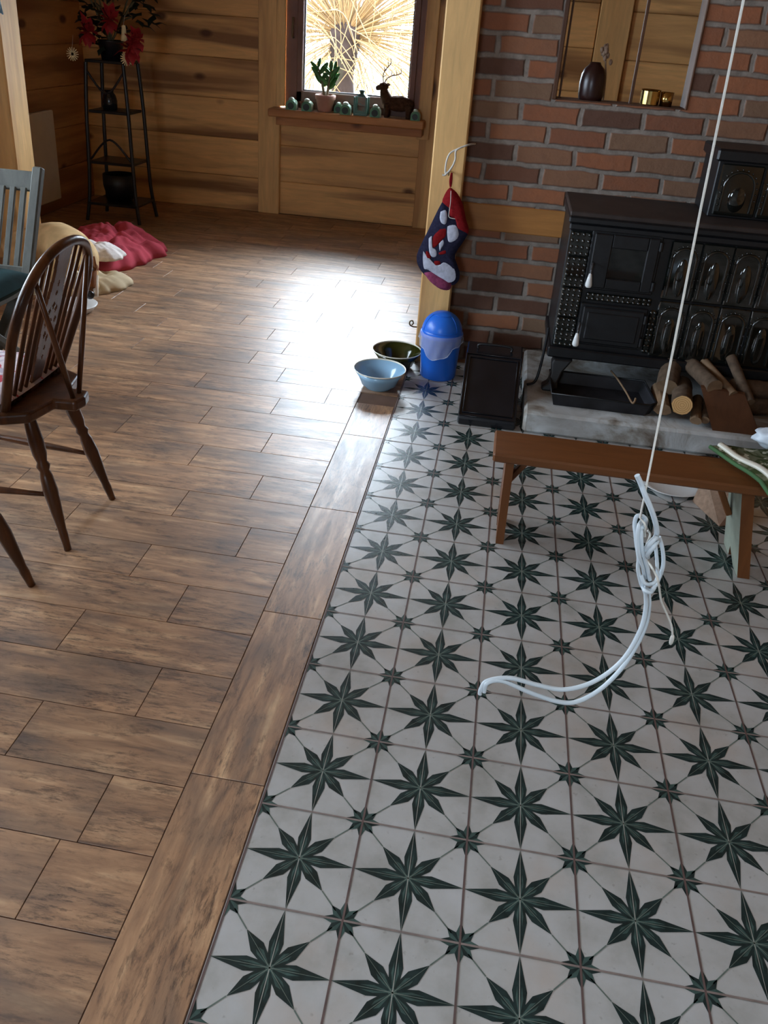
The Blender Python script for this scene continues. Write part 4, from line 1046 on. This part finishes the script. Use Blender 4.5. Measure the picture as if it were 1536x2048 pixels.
# ------------------------------------------------------------------ masonry hearth, stove
HZ = .10
o = tag(MB().box((.445, 2.375, 0), (XR-.02, YBRK-.002, HZ), ch=.012).build('hearth_slab', M['hearth']), 'worn white and brown hearth slab under the black stove', 'hearth')
def stove():
    X0, X1, Y0, Y1 = .535, 1.85, 2.70, 3.145; Z0, Z1 = .275, .835
    t = thing('tiled_stove', 'black glazed tile kitchen stove with fire doors and white handles', 'stove', ((X0+X1)/2, 2.92, HZ))
    mb = MB(); mb.box((X0, Y0+.012, Z0), (X1, Y1, Z1), ch=.004); mb.build('body', M['cast'], t)
    mb = MB(); mb.box((X0-.012, Y0-.012, Z1), (X1, Y1, Z1+.028), ch=.006); mb.box((X0-.005, Y0-.004, Z1-.03), (X1, Y1, Z1), ch=.006); mb.build('cornice', M['cast'], t)
    mb = MB(); mb.box((X0-.01, Y0-.01, Z1+.028), (X1, Y1, Z1+.05), ch=.004); mb.build('cooking_top', M['stovetop'], t, 'dusty dark top plate')
    mb = MB(); mb.box((X0-.012, Y0-.014, Z0-.035), (X1, Y1, Z0+.012), ch=.006); mb.build('plinth', M['cast'], t)
    for lx in (X0+.02, X1-.05):
        mb = MB(); mb.prism([(0, 0), (.085, 0), (.07, -.02), (.045, -.055), (.03, -.10), (.035, -.128), (.0, -.14), (-.035, -.14), (-.04, -.125), (-.012, -.105), (-.004, -.06), (-.008, -.02)], lambda u, v: (lx+u, Y0-.03+v*.35, Z0-.035+v), lambda u, v: (lx+u, Y0+.03+v*.35, Z0-.035+v))
        ob = mb.build('leg', M['cast'], t); ob.modifiers.new('b', 'BEVEL').width = .008; ob.modifiers['b'].segments = 2
    # relief tiles
    def arch_tile(x0, x1, z0, z1, y=Y0, parent=t):
        mb = MB(); w = x1-x0; cx = (x0+x1)/2
        mb.box((x0+.001, y, z0+.001), (x1-.001, y+.014, z1-.001), ch=.005)
        aw = w*.36; zb = z0+.018; zt = z1-.03-aw
        pts = [(cx-aw, y-.001, zb)]+[(cx-aw, y-.002, zb+(zt-zb)*q/4) for q in range(1, 5)]+[(cx+aw*math.cos(PI-a*PI/10), y-.002, zt+aw*math.sin(a*PI/10)) for a in range(1, 10)]+[(cx+aw, y-.002, zt-(zt-zb)*q/4) for q in range(0, 4)]+[(cx+aw, y-.001, zb)]
        mb.tube(pts, .0055, 8)
        nb = 0
        for i in range(1, len(pts)-1):
            p = V(pts[i]); d = (p-V((cx, p.y, zt if p.z > zt else p.z))); d = d.normalized() if d.length > 0 else V((0, 0, 1))
            mb.ell(p+d*.010+V((0, -.001, 0)), (.0035, .0035, .0035), n=8, m=6)
        iw = aw*.62; mb.ell((cx, y+.004, zb+(zt-zb)*.5), (iw, .011, (zt-zb)*.56), n=16, m=10)
        return mb.build('relief_tile', M['black_glaze'], parent)
    def diaper_tile(x0, x1, z0, z1, y=Y0, parent=t):
        mb = MB(); mb.box((x0+.001, y, z0+.001), (x1-.001, y+.014, z1-.001), ch=.005)
        nx_ = max(2, round((x1-x0)/.021)); nz_ = max(2, round((z1-z0)/.024))
        for i in range(nx_):
            for j in range(nz_):
                cx = x0+(i+.5)*(x1-x0)/nx_; cz = z0+(j+.5)*(z1-z0)/nz_
                mb.ell((cx, y, cz), (.0075, .007, .0085), n=8, m=6)
        return mb.build('relief_tile', M['black_glaze'], parent)
    zr = [Z0+.015, Z0+.15, Z0+.285, Z0+.42, Z1-.032]
    for a, b in zip(zr, zr[1:]): diaper_tile(X0+.004, X0+.095, a, b)
    diaper_tile(.645, .925, .512, .548)
    diaper_tile(.925, .955, .30, .50)
    xs = [.955+.1275*i for i in range(8)]
    for a, b in zip(xs, xs[1:]):
        if b <= X1+.03:
            arch_tile(a, min(b, X1), Z0+.015, .545); arch_tile(a, min(b, X1), .55, Z1-.032)
    # fire door with glass
    def door(x0, x1, z0, z1, glass, hx, hz):
        mb = MB(); mb.box((x0-.012, Y0-.004, z0-.012), (x1+.012, Y0+.012, z1+.012), ch=.004); mb.build('door_frame', M['cast'], t)
        mb = MB(); y = Y0-.02
        if glass:
            g0, g1, h0, h1 = x0+.075, x1-.045, z0+.045, z1-.055
            mb.box((x0, y, z0), (g0, y+.018, z1), ch=.004); mb.box((g1, y, z0), (x1, y+.018, z1), ch=.004); mb.box((g0, y, z0), (g1, y+.018, h0), ch=.003); mb.box((g0, y, h1), (g1, y+.018, z1), ch=.003)
        else: mb.box((x0, y, z0), (x1, y+.018, z1), ch=.005); mb.box((x0+.02, y-.004, z0+.02), (x1-.02, y+.01, z1-.02), ch=.004)
        d = mb.build('door', M['cast'], t)
        if glass: MB().box((g0, y+.008, h0), (g1, y+.012, h1)).build('door_glass', M['glassy'], d)
        for zz in (z0+.03, z1-.03):
            m2 = MB(); m2.tube([(x1+.006, y+.002, zz-.018), (x1+.006, y+.002, zz+.018)], .008, 8); m2.build('hinge', M['cast'], d)
        m2 = MB(); p0 = V((hx, y, hz+.035)); p1 = V((hx-.004, y-.035, hz+.02)); m2.tube(bez([p0, V((hx, y-.02, hz+.04)), p1], 5), .006, 8)
        m2.tube(bez([p1, V((hx-.004, y-.04, hz)), V((hx-.006, y-.042, hz-.006))], 4), .005, 8); m2.build('handle_stem', M['coilgrey'], d)
        m2 = MB(); m2.lathe([(.001, .012), (.006, .010), (.010, -.008), (.014, -.032), (.014, -.042), (.010, -.048), (.001, -.05)], (hx-.006, y-.042, hz-.006), 16); m2.build('handle_grip', M['porcelain'], d, 'white porcelain grip')
    door(.640, .905, .575, .805, True, .648, .640)
    door(.645, .905, .325, .488, False, .638, .375)
    # upper warming oven block
    mb = MB(); mb.box((1.10, 2.86, Z1+.05), (X1, Y1, 1.13), ch=.004); mb.box((1.085, 2.845, 1.11), (X1, Y1, 1.16), ch=.008); mb.build('upper_oven', M['cast'], t)
    for i in range(4):
        a = 1.115+.175*i
        if a+.17 < X1+.02: 
            ob = arch_tile(a, min(a+.17, X1), Z1+.06, 1.105, 2.848)
stove()
t = thing('stove_poker', 'black iron poker leaning at the left corner of the stove', 'poker', (.50, 2.70, HZ)); mb = MB()
mb.tube(bez([(.455, 2.66, HZ+.006), (.49, 2.68, HZ+.02), (.505, 2.70, .2), (.512, 2.705, .33), (.512, 2.705, .37)], 6), .006, 8); mb.build('rod', M['cast'], t)

# ash pan and rod
def pan():
    t = thing('ash_pan', 'black rectangular ash pan on the hearth in front of the stove', 'tray', (.76, 2.61, HZ)); z = HZ+.001
    A = [(.552, 2.465), (.965, 2.465), (.995, 2.50), (.975, 2.74), (.55, 2.74)]
    c = V((.765, 2.60, 0)); mb = MB()
    bo = [V((c.x+(x-c.x)*.93, c.y+(y-c.y)*.9, z)) for x, y in A]; to = [V((x, y, z+.055)) for x, y in A]; ti = [V((c.x+(x-c.x)*.975, c.y+(y-c.y)*.96, z+.055)) for x, y in A]; bi = [V((c.x+(x-c.x)*.91, c.y+(y-c.y)*.87, z+.006)) for x, y in A]
    n = 5; mb.add(bo+to+ti+bi, [(0, 1, 2, 3, 4)]+[(r*n+k, r*n+(k+1) % n, (r+1)*n+(k+1) % n, (r+1)*n+k) for r in range(3) for k in range(n)]+[tuple(3*n+k for k in range(n))])
    mb.build('pan', M['ash'], t)
    mb = MB(); mb.tube([p+V((0, 0, .002)) for p in to], .004, 6, closed=True); mb.build('rim', M['cast'], t)
    t = thing('hooked_rod', 'thin metal rod with a hooked end lying across the ash pan', 'poker', (.87, 2.6, HZ+.06)); mb = MB()
    mb.tube(bez([(.83, 2.80, HZ+.065), (.85, 2.7, HZ+.067), (.872, 2.56, HZ+.067), (.885, 2.452, HZ+.066), (.892, 2.44, HZ+.075), (.897, 2.455, HZ+.085)], 5), .0042, 8); mb.build('rod', M['split'], t, 'dusty thin rod')
pan()
# black enamel box with slanted lid
def box_():
    t = thing('coal_box', 'black enamel coal box with slanted panelled lid beside the bin', 'box', (.30, 2.55, 0)); x0, x1 = .168, .415
    pr = [(2.375, 0), (2.375, .035), (2.60, .245), (2.74, .255), (2.74, 0)]
    mb = MB(); mb.prism(pr, lambda u, v: (x0, u, v), lambda u, v: (x1, u, v)); ob = mb.build('body', M['sheet'], t); ob.modifiers.new('b', 'BEVEL').width = .006
    d = V((0, .225, .21)).normalized(); nn = V((0, -.21, .225)).normalized(); b = V((0, 2.378, .040))
    mb = MB(); q = lambda u, v, h: V((u, 0, 0))+b+d*v+nn*h
    pts = [q(x0+.018, .02, .003), q(x1-.018, .02, .003), q(x1-.018, .285, .003), q(x0+.018, .285, .003)]
    mb.tube(pts, .0035, 6, closed=True)
    pts = [q(x0+.004, .003, .001), q(x1-.004, .003, .001), q(x1-.004, .302, .001), q(x0+.004, .302, .001)]
    mb.tube(pts, .004, 6, closed=True); mb.build('lid_frame', M['sheet'], t)
    mb = MB(); mb.tube(bez([(x0+.05, 2.66, .252), (x0+.06, 2.66, .272), (x1-.06, 2.66, .272), (x1-.05, 2.66, .252)], 6), .005, 8); mb.build('handle', M['cast'], t)
box_()

# ------------------------------------------------------------------ firewood, board, cardboard
def log(lab, a, b, r0, mat='bark', n=14, split=False):
    a, b = V(a), V(b); t = thing('firewood_log', lab, 'firewood', tuple(a), 'firewood on the hearth')
    ax = (b-a).normalized(); x = V((0, 0, 1)).cross(ax).normalized(); y = ax.cross(x); vs = []; mm = 7
    prof = [(math.cos(2*PI*k/n), math.sin(2*PI*k/n)) for k in range(n)]
    if split: prof = [(c_ if s_ > -.2 else c_*.55, max(s_, -.35)) for c_, s_ in prof]
    for i in range(mm+1):
        p = a.lerp(b, i/mm)
        for k, (c_, s_) in enumerate(prof):
            rr = r0*(1+.09*noise.noise(V((c_*2+a.x*9, s_*2, i*.5)))); vs.append(p+x*c_*rr+y*s_*rr)
    mb = MB(); mb.add(vs, [(i*n+k, i*n+(k+1) % n, (i+1)*n+(k+1) % n, (i+1)*n+k) for i in range(mm) for k in range(n)], 0, not split); mb.build('bark', M[mat], t)
    for e, q in ((0, -.0005), (mm, .0005)):
        c = (a if e == 0 else b)+ax*q
        # end disc as own object with its origin at the ring centre
        me = MB(); me.add([c]+[v+ax*q for v in vs[e*n:(e+1)*n]], [(0, 1+k, 1+(k+1) % n) for k in range(n)], 0)
        off = t.location.copy(); ob = bpy.data.objects.new('cut_end', None)
        o = me.build('cut_end', M['logend'], t)
        for v in o.data.vertices: v.co -= (c-off)
        o.location = c-off
        bpy.data.objects.remove(ob)
        if split or 'round sawn' not in lab: o.data.materials[0] = M['split']
HT = HZ+.001
log('round sawn log facing out with pale ringed end on the hearth', (1.085, 2.44, HT+.085), (1.13, 2.70, HT+.075), .042)
log('split log lying under the round log at its left', (1.02, 2.47, HT+.032), (1.04, 2.72, HT+.032), .036, 'split', split=True)
log('grey barked log standing behind the round log', (1.045, 2.60, HT+.095), (1.07, 2.72, HT+.15), .045)
log('thin split stick under the round log at its right', (1.15, 2.42, HT+.024), (1.20, 2.66, HT+.03), .024, 'split', split=True)
log('dark thin stick right of the round log', (1.19, 2.44, HT+.03), (1.25, 2.66, HT+.075), .018)
log('long brown log lying slanted on top of the pile', at(1430, 775, 'y', 2.5), at(1380, 728, 'y', 2.72), .034)
log('thin pale branch right of the slanted log', at(1467, 790, 'y', 2.5), at(1405, 720, 'y', 2.72), .02, 'split')
log('dark stick at the far right of the pile', at(1500, 805, 'y', 2.5), at(1462, 715, 'y', 2.7), .022)
log('dark bottom log at the right of the pile', (1.30, 2.62, HT+.04), (1.50, 2.66, HT+.04), .04)
log('dark second log behind the leaning board', (1.32, 2.63, HT+.118), (1.50, 2.66, HT+.115), .038)
# leaning dark board
t = thing('wooden_board', 'wide dark brown board leaning against the firewood', 'board', (1.28, 2.3, 0)); mb = MB()
b0, b1, t0, t1 = at(1450, 925, 'y', 2.33), at(1530, 925, 'y', 2.33), at(1402, 775, 'y', 2.5), at(1490, 790, 'y', 2.5)
b0.z = b1.z = .002; th = V((0, .016, .006))
b0 = V((1.265, 2.36, .002)); b1 = V((1.47, 2.36, .002))
mb.add([b0, b1, t1, t0, b0+th, b1+th, t1+th, t0+th], [(0, 1, 2, 3), (4, 7, 6, 5), (0, 4, 5, 1), (1, 5, 6, 2), (2, 6, 7, 3), (3, 7, 4, 0)]); mb.build('board', M['darkboard'], t)
# cardboard box at right edge
t = thing('cardboard_box', 'brown cardboard box at the right edge behind the bench', 'box', (1.5, 2.1, 0)); mb = MB()
mb.box((1.40, 1.98, .001), (1.72, 2.24, .26), ch=.002); mb.build('carton', M['cardboard'], t)
mb = MB(); mb.add([(1.40, 1.98, .26), (1.40, 2.24, .26), (1.36, 2.24, .36), (1.36, 1.98, .36)], [(0, 1, 2, 3)]); mb.add([(1.40, 2.24, .26), (1.72, 2.24, .26), (1.72, 2.32, .36), (1.40, 2.32, .36)], [(0, 1, 2, 3)]); mb.build('flap', M['cardboard'], t, solid=.004)
t = thing('enamel_plate', 'white shallow dish on the floor behind the bench', 'dish', (1.02, 2.06, 0)); mb = MB()
mb.lathe([(.001, .001), (.08, .001), (.11, .018), (.108, .02), (.078, .006), (.001, .006)], (1.02, 2.06, 0), 32, sx=1.1); mb.build('dish', M['white'], t)
t = thing('dark_wicker_bowl', 'dark bowl on the floor below the leaning board', 'bowl', (1.18, 2.12, 0)); mb = MB()
mb.lathe([(.001, .001), (.05, .001), (.09, .05), (.10, .075), (.094, .075), (.082, .05), (.04, .012), (.001, .012)], (1.18, 2.12, 0), 28); mb.build('bowl', M['vase'], t)

# ------------------------------------------------------------------ bench
def bench():
    X0, X1, Y0, Y1, Z = .312, 1.30, 1.455, 1.635, .35
    t = thing('wooden_bench', 'low orange-brown wooden bench standing on the star tiles', 'bench', ((X0+X1)/2, 1.55, 0))
    mb = MB(); mb.box((X0, Y0, Z-.03), (X1, Y1, Z), ch=.006); mb.build('seat', M['orange_wood'], t)
    for s_, xt, xb, mt in ((0, .355, .362, 'bench_leg'), (1, 1.075, 1.145, 'bench_leg')):
        # board leg with a V notch, splayed outwards; board lies in the y-z plane
        yb0, yb1 = 1.50, 1.70; ym = 1.60
        out = [(Y0+.012, Z-.03), (Y1-.012, Z-.03), (Y1+.06 if s_ else Y1+.02, 0), (Y1-.01 if s_ else Y1-.03, 0), ((Y0+Y1)/2+.055, .05 if s_ else .12), (Y0+.10, 0), (Y0+.035, 0)]
        fx = lambda v, o_: xt+(xb-xt)*(1-v/(Z-.03))+o_
        mb = MB(); n = len(out)
        vs = [(fx(v, 0), u, v) for u, v in out]+[(fx(v, .038 if s_ else .026), u, v) for u, v in out]
        mb.add(vs, [tuple(range(n))], 1 if s_ else 0); mb.add(vs, [tuple(range(n, 2*n))], 0)
        mb.add(vs, [(i, (i+1) % n, n+(i+1) % n, n+i) for i in range(n)], 0)
        mb.build('leg', [M['bench_leg'], M['palewash']], t, 'leg board with a pale worn inner face' if s_ else None)
    mb = MB(); mb.beam((.38, 1.60, .19), (.46, 1.60, .318), .02, .03, (0, 1, 0), ch=.003); mb.build('brace', M['bench_leg'], t)
    mb = MB(); mb.beam((1.10, 1.60, .17), (1.02, 1.60, .318), .02, .03, (0, 1, 0), ch=.003); mb.build('brace', M['bench_leg'], t)
bench()
# cardboard scrap leaning under the bench
t = thing('cardboard_sheet', 'torn brown cardboard piece on the floor behind the bench leg', 'cardboard', (1.12, 1.8, 0)); mb = MB()
mb.add([(1.085, 1.96, .002), (1.15, 1.80, .002), (1.22, 1.84, .002), (1.25, 1.93, .09), (1.12, 2.01, .10)], [(0, 1, 2, 3, 4)]); mb.build('sheet', M['dried'], t, solid=.005)

# green cloth and bag on the bench end
t = thing('patterned_cushion', 'green leaf-patterned cloth with pale border on the bench end', 'cloth', (1.22, 1.55, .35)); mb = MB()
BZ = .352; nx, ny = 26, 22; c0 = V((1.005, 1.66, 0)); e1 = V((.40, .05, 0)); e2 = V((.16, -.30, 0)); vs = []
for j in range(ny+1):
    for i in range(nx+1):
        u, v = i/nx, j/ny; p = c0+e1*u+e2*v
        z = BZ+.022+.018*noise.noise(V((p.x*9, p.y*9, 1)))*min(1, 4*u*(1-u)+.3)+.03*math.sin(PI*u)*math.sin(PI*v)
        if p.y < 1.455: z -= .45*(1.455-p.y)
        vs.append((p.x, p.y, max(z, BZ+.004) if p.y > 1.45 else z))
mb.add(vs, [(j*(nx+1)+i, j*(nx+1)+i+1, (j+1)*(nx+1)+i+1, (j+1)*(nx+1)+i) for j in range(ny) for i in range(nx)], 0, True)
mb.build('fabric', M['greencloth'], t, solid=.006)
edge = [V(vs[j*(nx+1)])+V((0, 0, -.001)) for j in range(ny+1)]
mb = MB(); mb.tube(edge, .007, 8); mb.build('piping', M['greenedge'], t, 'green edge')
edge2 = [V(vs[j*(nx+1)+2])+V((0, 0, .005)) for j in range(ny+1)]
mb = MB(); mb.tube(edge2, .009, 8, flat=1.4); mb.build('border', M['rim'], t, 'cream border strip')
t = thing('plastic_bag', 'crumpled white plastic bag on the patterned cloth', 'bag', (1.26, 1.66, .4)); mb = MB()
mb.ell((1.30, 1.69, .445), (.11, .07, .055), n=26, m=16, fn=lambda d: 1+.35*noise.noise(d*2.6)+.12*noise.noise(d*7))
mb.build('bag', M['paper'], t)
mb = MB(); mb.ell((1.19, 1.67, .425), (.06, .045, .03), n=20, m=12, fn=lambda d: 1+.35*noise.noise(d*2.2+V((3, 0, 0)))+.12*noise.noise(d*8)); mb.build('bag_corner', M['paper'], t)

# ------------------------------------------------------------------ hanging string with a coil of plastic washing line
RY = -.185
def rp(x, y, d=0): return at(1230+x/5.686, 940+y/5.686, 'y', RY+d)
top = V((.400, -.14, ZC)); knot = rp(285, 545)
t = thing('hanging_string', 'thin white string hanging from the ceiling to the cord bundle', 'string', tuple(top)); mb = MB()
tp = at(1487, 0, 'y', -.155)
mb.tube([V((tp.x+(tp.x-knot.x)*.3, -.15, ZC)), tp, at(1400, 425, 'y', -.165), knot, rp(330, 600, -.006), rp(350, 650, -.006), rp(335, 700), rp(340, 760)], .0011, 6)
mb.tube(bez([rp(370, 690, .004), rp(400, 740, .006), rp(350, 880, .012), rp(370, 1020, .012), rp(420, 1110, .0), rp(480, 1230, -.012), rp(505, 1350, -.01), rp(530, 1500, -.004), rp(600, 1660), rp(645, 1780), rp(655, 1880)], 6), .0011, 6)
mb.ell(rp(645, 1930), (.0024, .0024, .007), n=10, m=6)
mb.build('string', M['string'], t)
t = thing('washing_line_coil', 'bundle of thick white plastic cord tied to the hanging string, long loop below', 'cord', tuple(rp(400, 900))); R_ = .0034
def cord(pts, r_=R_): 
    m_ = MB(); m_.tube(bez([rp(*p) for p in pts], 8), r_, 10); return m_
m_ = cord([(250, 60, 0), (300, 170, 0), (340, 280, -.003), (400, 420, -.004), (450, 560, -.003), (475, 680, 0), (465, 760, .002), (410, 820, .0), (350, 900, -.004)], .0027); m_.build('free_end', M['cord'], t)
m_ = cord([(345, 1400, .0), (320, 1340, 0), (290, 1270, 0), (262, 1130, -.003), (268, 1000, -.003), (245, 850, -.002), (232, 720, 0), (222, 620, .004), (245, 530, .006), (300, 520, .006), (350, 560, .006), (345, 640, .0)], .0020); m_.build('loop', M['cord'], t)
m_ = cord([(320, 560, .008), (270, 640, -.004), (258, 800, -.007), (270, 960, -.008), (310, 1080, -.004), (345, 1230, .002)], .0020); m_.build('loop', M['cord'], t)
m_ = cord([(330, 600, .008), (300, 700, -.004), (305, 880, -.007), (335, 1000, -.006), (370, 1120, -.003), (395, 1250, 0)], .0020); m_.build('loop', M['cord'], t)
m_ = cord([(455, 800, .004), (470, 950, .004), (480, 1100, .003), (478, 1230, .002), (430, 1290, -.004), (340, 1290, -.006), (300, 1200, -.004)], .0018); m_.build('loop', M['cord'], t)
m_ = cord([(500, 760, .006), (530, 850, .006), (550, 980, .006), (545, 1100, .006), (505, 1220, .004), (450, 1330, .0), (395, 1370, -.004), (330, 1330, -.004)], .0020); m_.build('loop', M['cord'], t)
m_ = cord([(350, 910, -.006), (400, 840, -.010), (460, 780, -.006), (485, 800, .0), (440, 870, -.010), (370, 960, -.008), (372, 990, .004)], .0024); m_.build('wrap', M['cord'], t)
m_ = cord([(310, 1310, .004), (340, 1370, -.008), (400, 1390, -.008), (440, 1350, -.004), (460, 1290, .004)], .0021); m_.build('wrap', M['cord'], t)
def tp2(x, y, d): return at(x, y, 'y', RY+d)
lo = [(1291, 1180, 0), (1292, 1215, 0), (1280, 1262, -.004), (1245, 1320, -.01), (1190, 1362, -.015), (1130, 1379, -.02), (1075, 1370, -.025), (1020, 1356, -.03), (975, 1362, -.034), (962, 1378, -.036), (960, 1388, -.036)]
lo2 = [(1296, 1180, .004), (1298, 1215, .004), (1287, 1262, .002), (1252, 1325, -.004), (1205, 1375, -.010), (1155, 1403, -.016), (1115, 1403, -.02), (1060, 1385, -.026), (1005, 1362, -.032), (975, 1366, -.036), (968, 1384, -.037)]
for q in (lo, lo2):
    m_ = MB(); m_.tube(bez([tp2(*p) for p in q], 8), .0024, 10); m_.build('trailing_loop', M['cord'], t)

# ------------------------------------------------------------------ light: overcast sky through the windows
W = bpy.data.worlds.new('overcast'); bpy.context.scene.world = W; W.use_nodes = True
nt = W.node_tree; bg = nt.nodes['Background']
SKY = 12.0
tc = nt.nodes.new('ShaderNodeTexCoord'); sp = nt.nodes.new('ShaderNodeSeparateXYZ'); cr = nt.nodes.new('ShaderNodeValToRGB')
nt.links.new(tc.outputs['Generated'], sp.inputs[0]); nt.links.new(sp.outputs[2], cr.inputs[0])
cr.color_ramp.elements[0].position = 0; cr.color_ramp.elements[0].color = (.68, .83, 1, 1)
cr.color_ramp.elements[1].position = .8; cr.color_ramp.elements[1].color = (.78, .9, 1.0, 1)
nt.links.new(cr.outputs[0], bg.inputs[0])
dp = nt.nodes.new('ShaderNodeVectorMath'); dp.operation = 'DOT_PRODUCT'; nt.links.new(tc.outputs['Generated'], dp.inputs[0]); dp.inputs[1].default_value = (.1, .88, .46)
mr = nt.nodes.new('ShaderNodeMapRange'); mr.interpolation_type = 'SMOOTHSTEP'; nt.links.new(dp.outputs['Value'], mr.inputs[0])
mr.inputs[1].default_value = .6; mr.inputs[2].default_value = 1; mr.inputs[3].default_value = SKY; mr.inputs[4].default_value = SKY*3.8   # sun behind thin cloud beyond the willow
nt.links.new(mr.outputs[0], bg.inputs[1])
def portal(loc, rot, sx, sy):
    l = bpy.data.lights.new('portal', 'AREA'); l.shape = 'RECTANGLE'; l.size = sx; l.size_y = sy; l.energy = 1
    l.cycles.is_portal = True
    o = bpy.data.objects.new('daylight_portal', l); COL.objects.link(o); o.location = loc; o.rotation_euler = rot
portal((-1.005, YW+.2, 1.49), (-PI/2, 0, 0), .95, 1.15)       # faces into the room (-y)
for a, b, z0, z1 in OPL: portal((XL-.18, (a+b)/2, (z0+z1)/2), (0, -PI/2, 0), z1-z0, b-a)
for a, b, z0, z1 in OPR: portal((XR+.18, (a+b)/2, (z0+z1)/2), (0, PI/2, 0), z1-z0, b-a)
for a, b, z0, z1 in OPF: portal(((a+b)/2, YB-.18, (z0+z1)/2), (PI/2, 0, 0), b-a, z1-z0)

portal(((SKL[0]+SKL[1])/2, (SKL[2]+SKL[3])/2, ZC+.14), (0, 0, 0), SKL[1]-SKL[0], SKL[3]-SKL[2])

# ------------------------------------------------------------------ camera
cd = bpy.data.cameras.new('camera'); co = bpy.data.objects.new('camera', cd); COL.objects.link(co)
X, Y, Z = RR[0], -RR[1], -RR[2]
co.matrix_world = Matrix(((X.x, Y.x, Z.x, CAM.x), (X.y, Y.y, Z.y, CAM.y), (X.z, Y.z, Z.z, CAM.z), (0, 0, 0, 1)))
cd.sensor_width = 36; cd.sensor_fit = 'AUTO'; cd.lens = FPX*36/2048
cd.shift_x = (768-PPX)/2048; cd.shift_y = (PPY-1024)/2048; cd.clip_start = .02
sc = bpy.context.scene; sc.camera = co
sc.view_settings.view_transform = 'Standard'; sc.view_settings.look = 'None'; sc.view_settings.gamma = 1
sc.view_settings.use_curve_mapping = False; sc.view_settings.exposure = 0.7
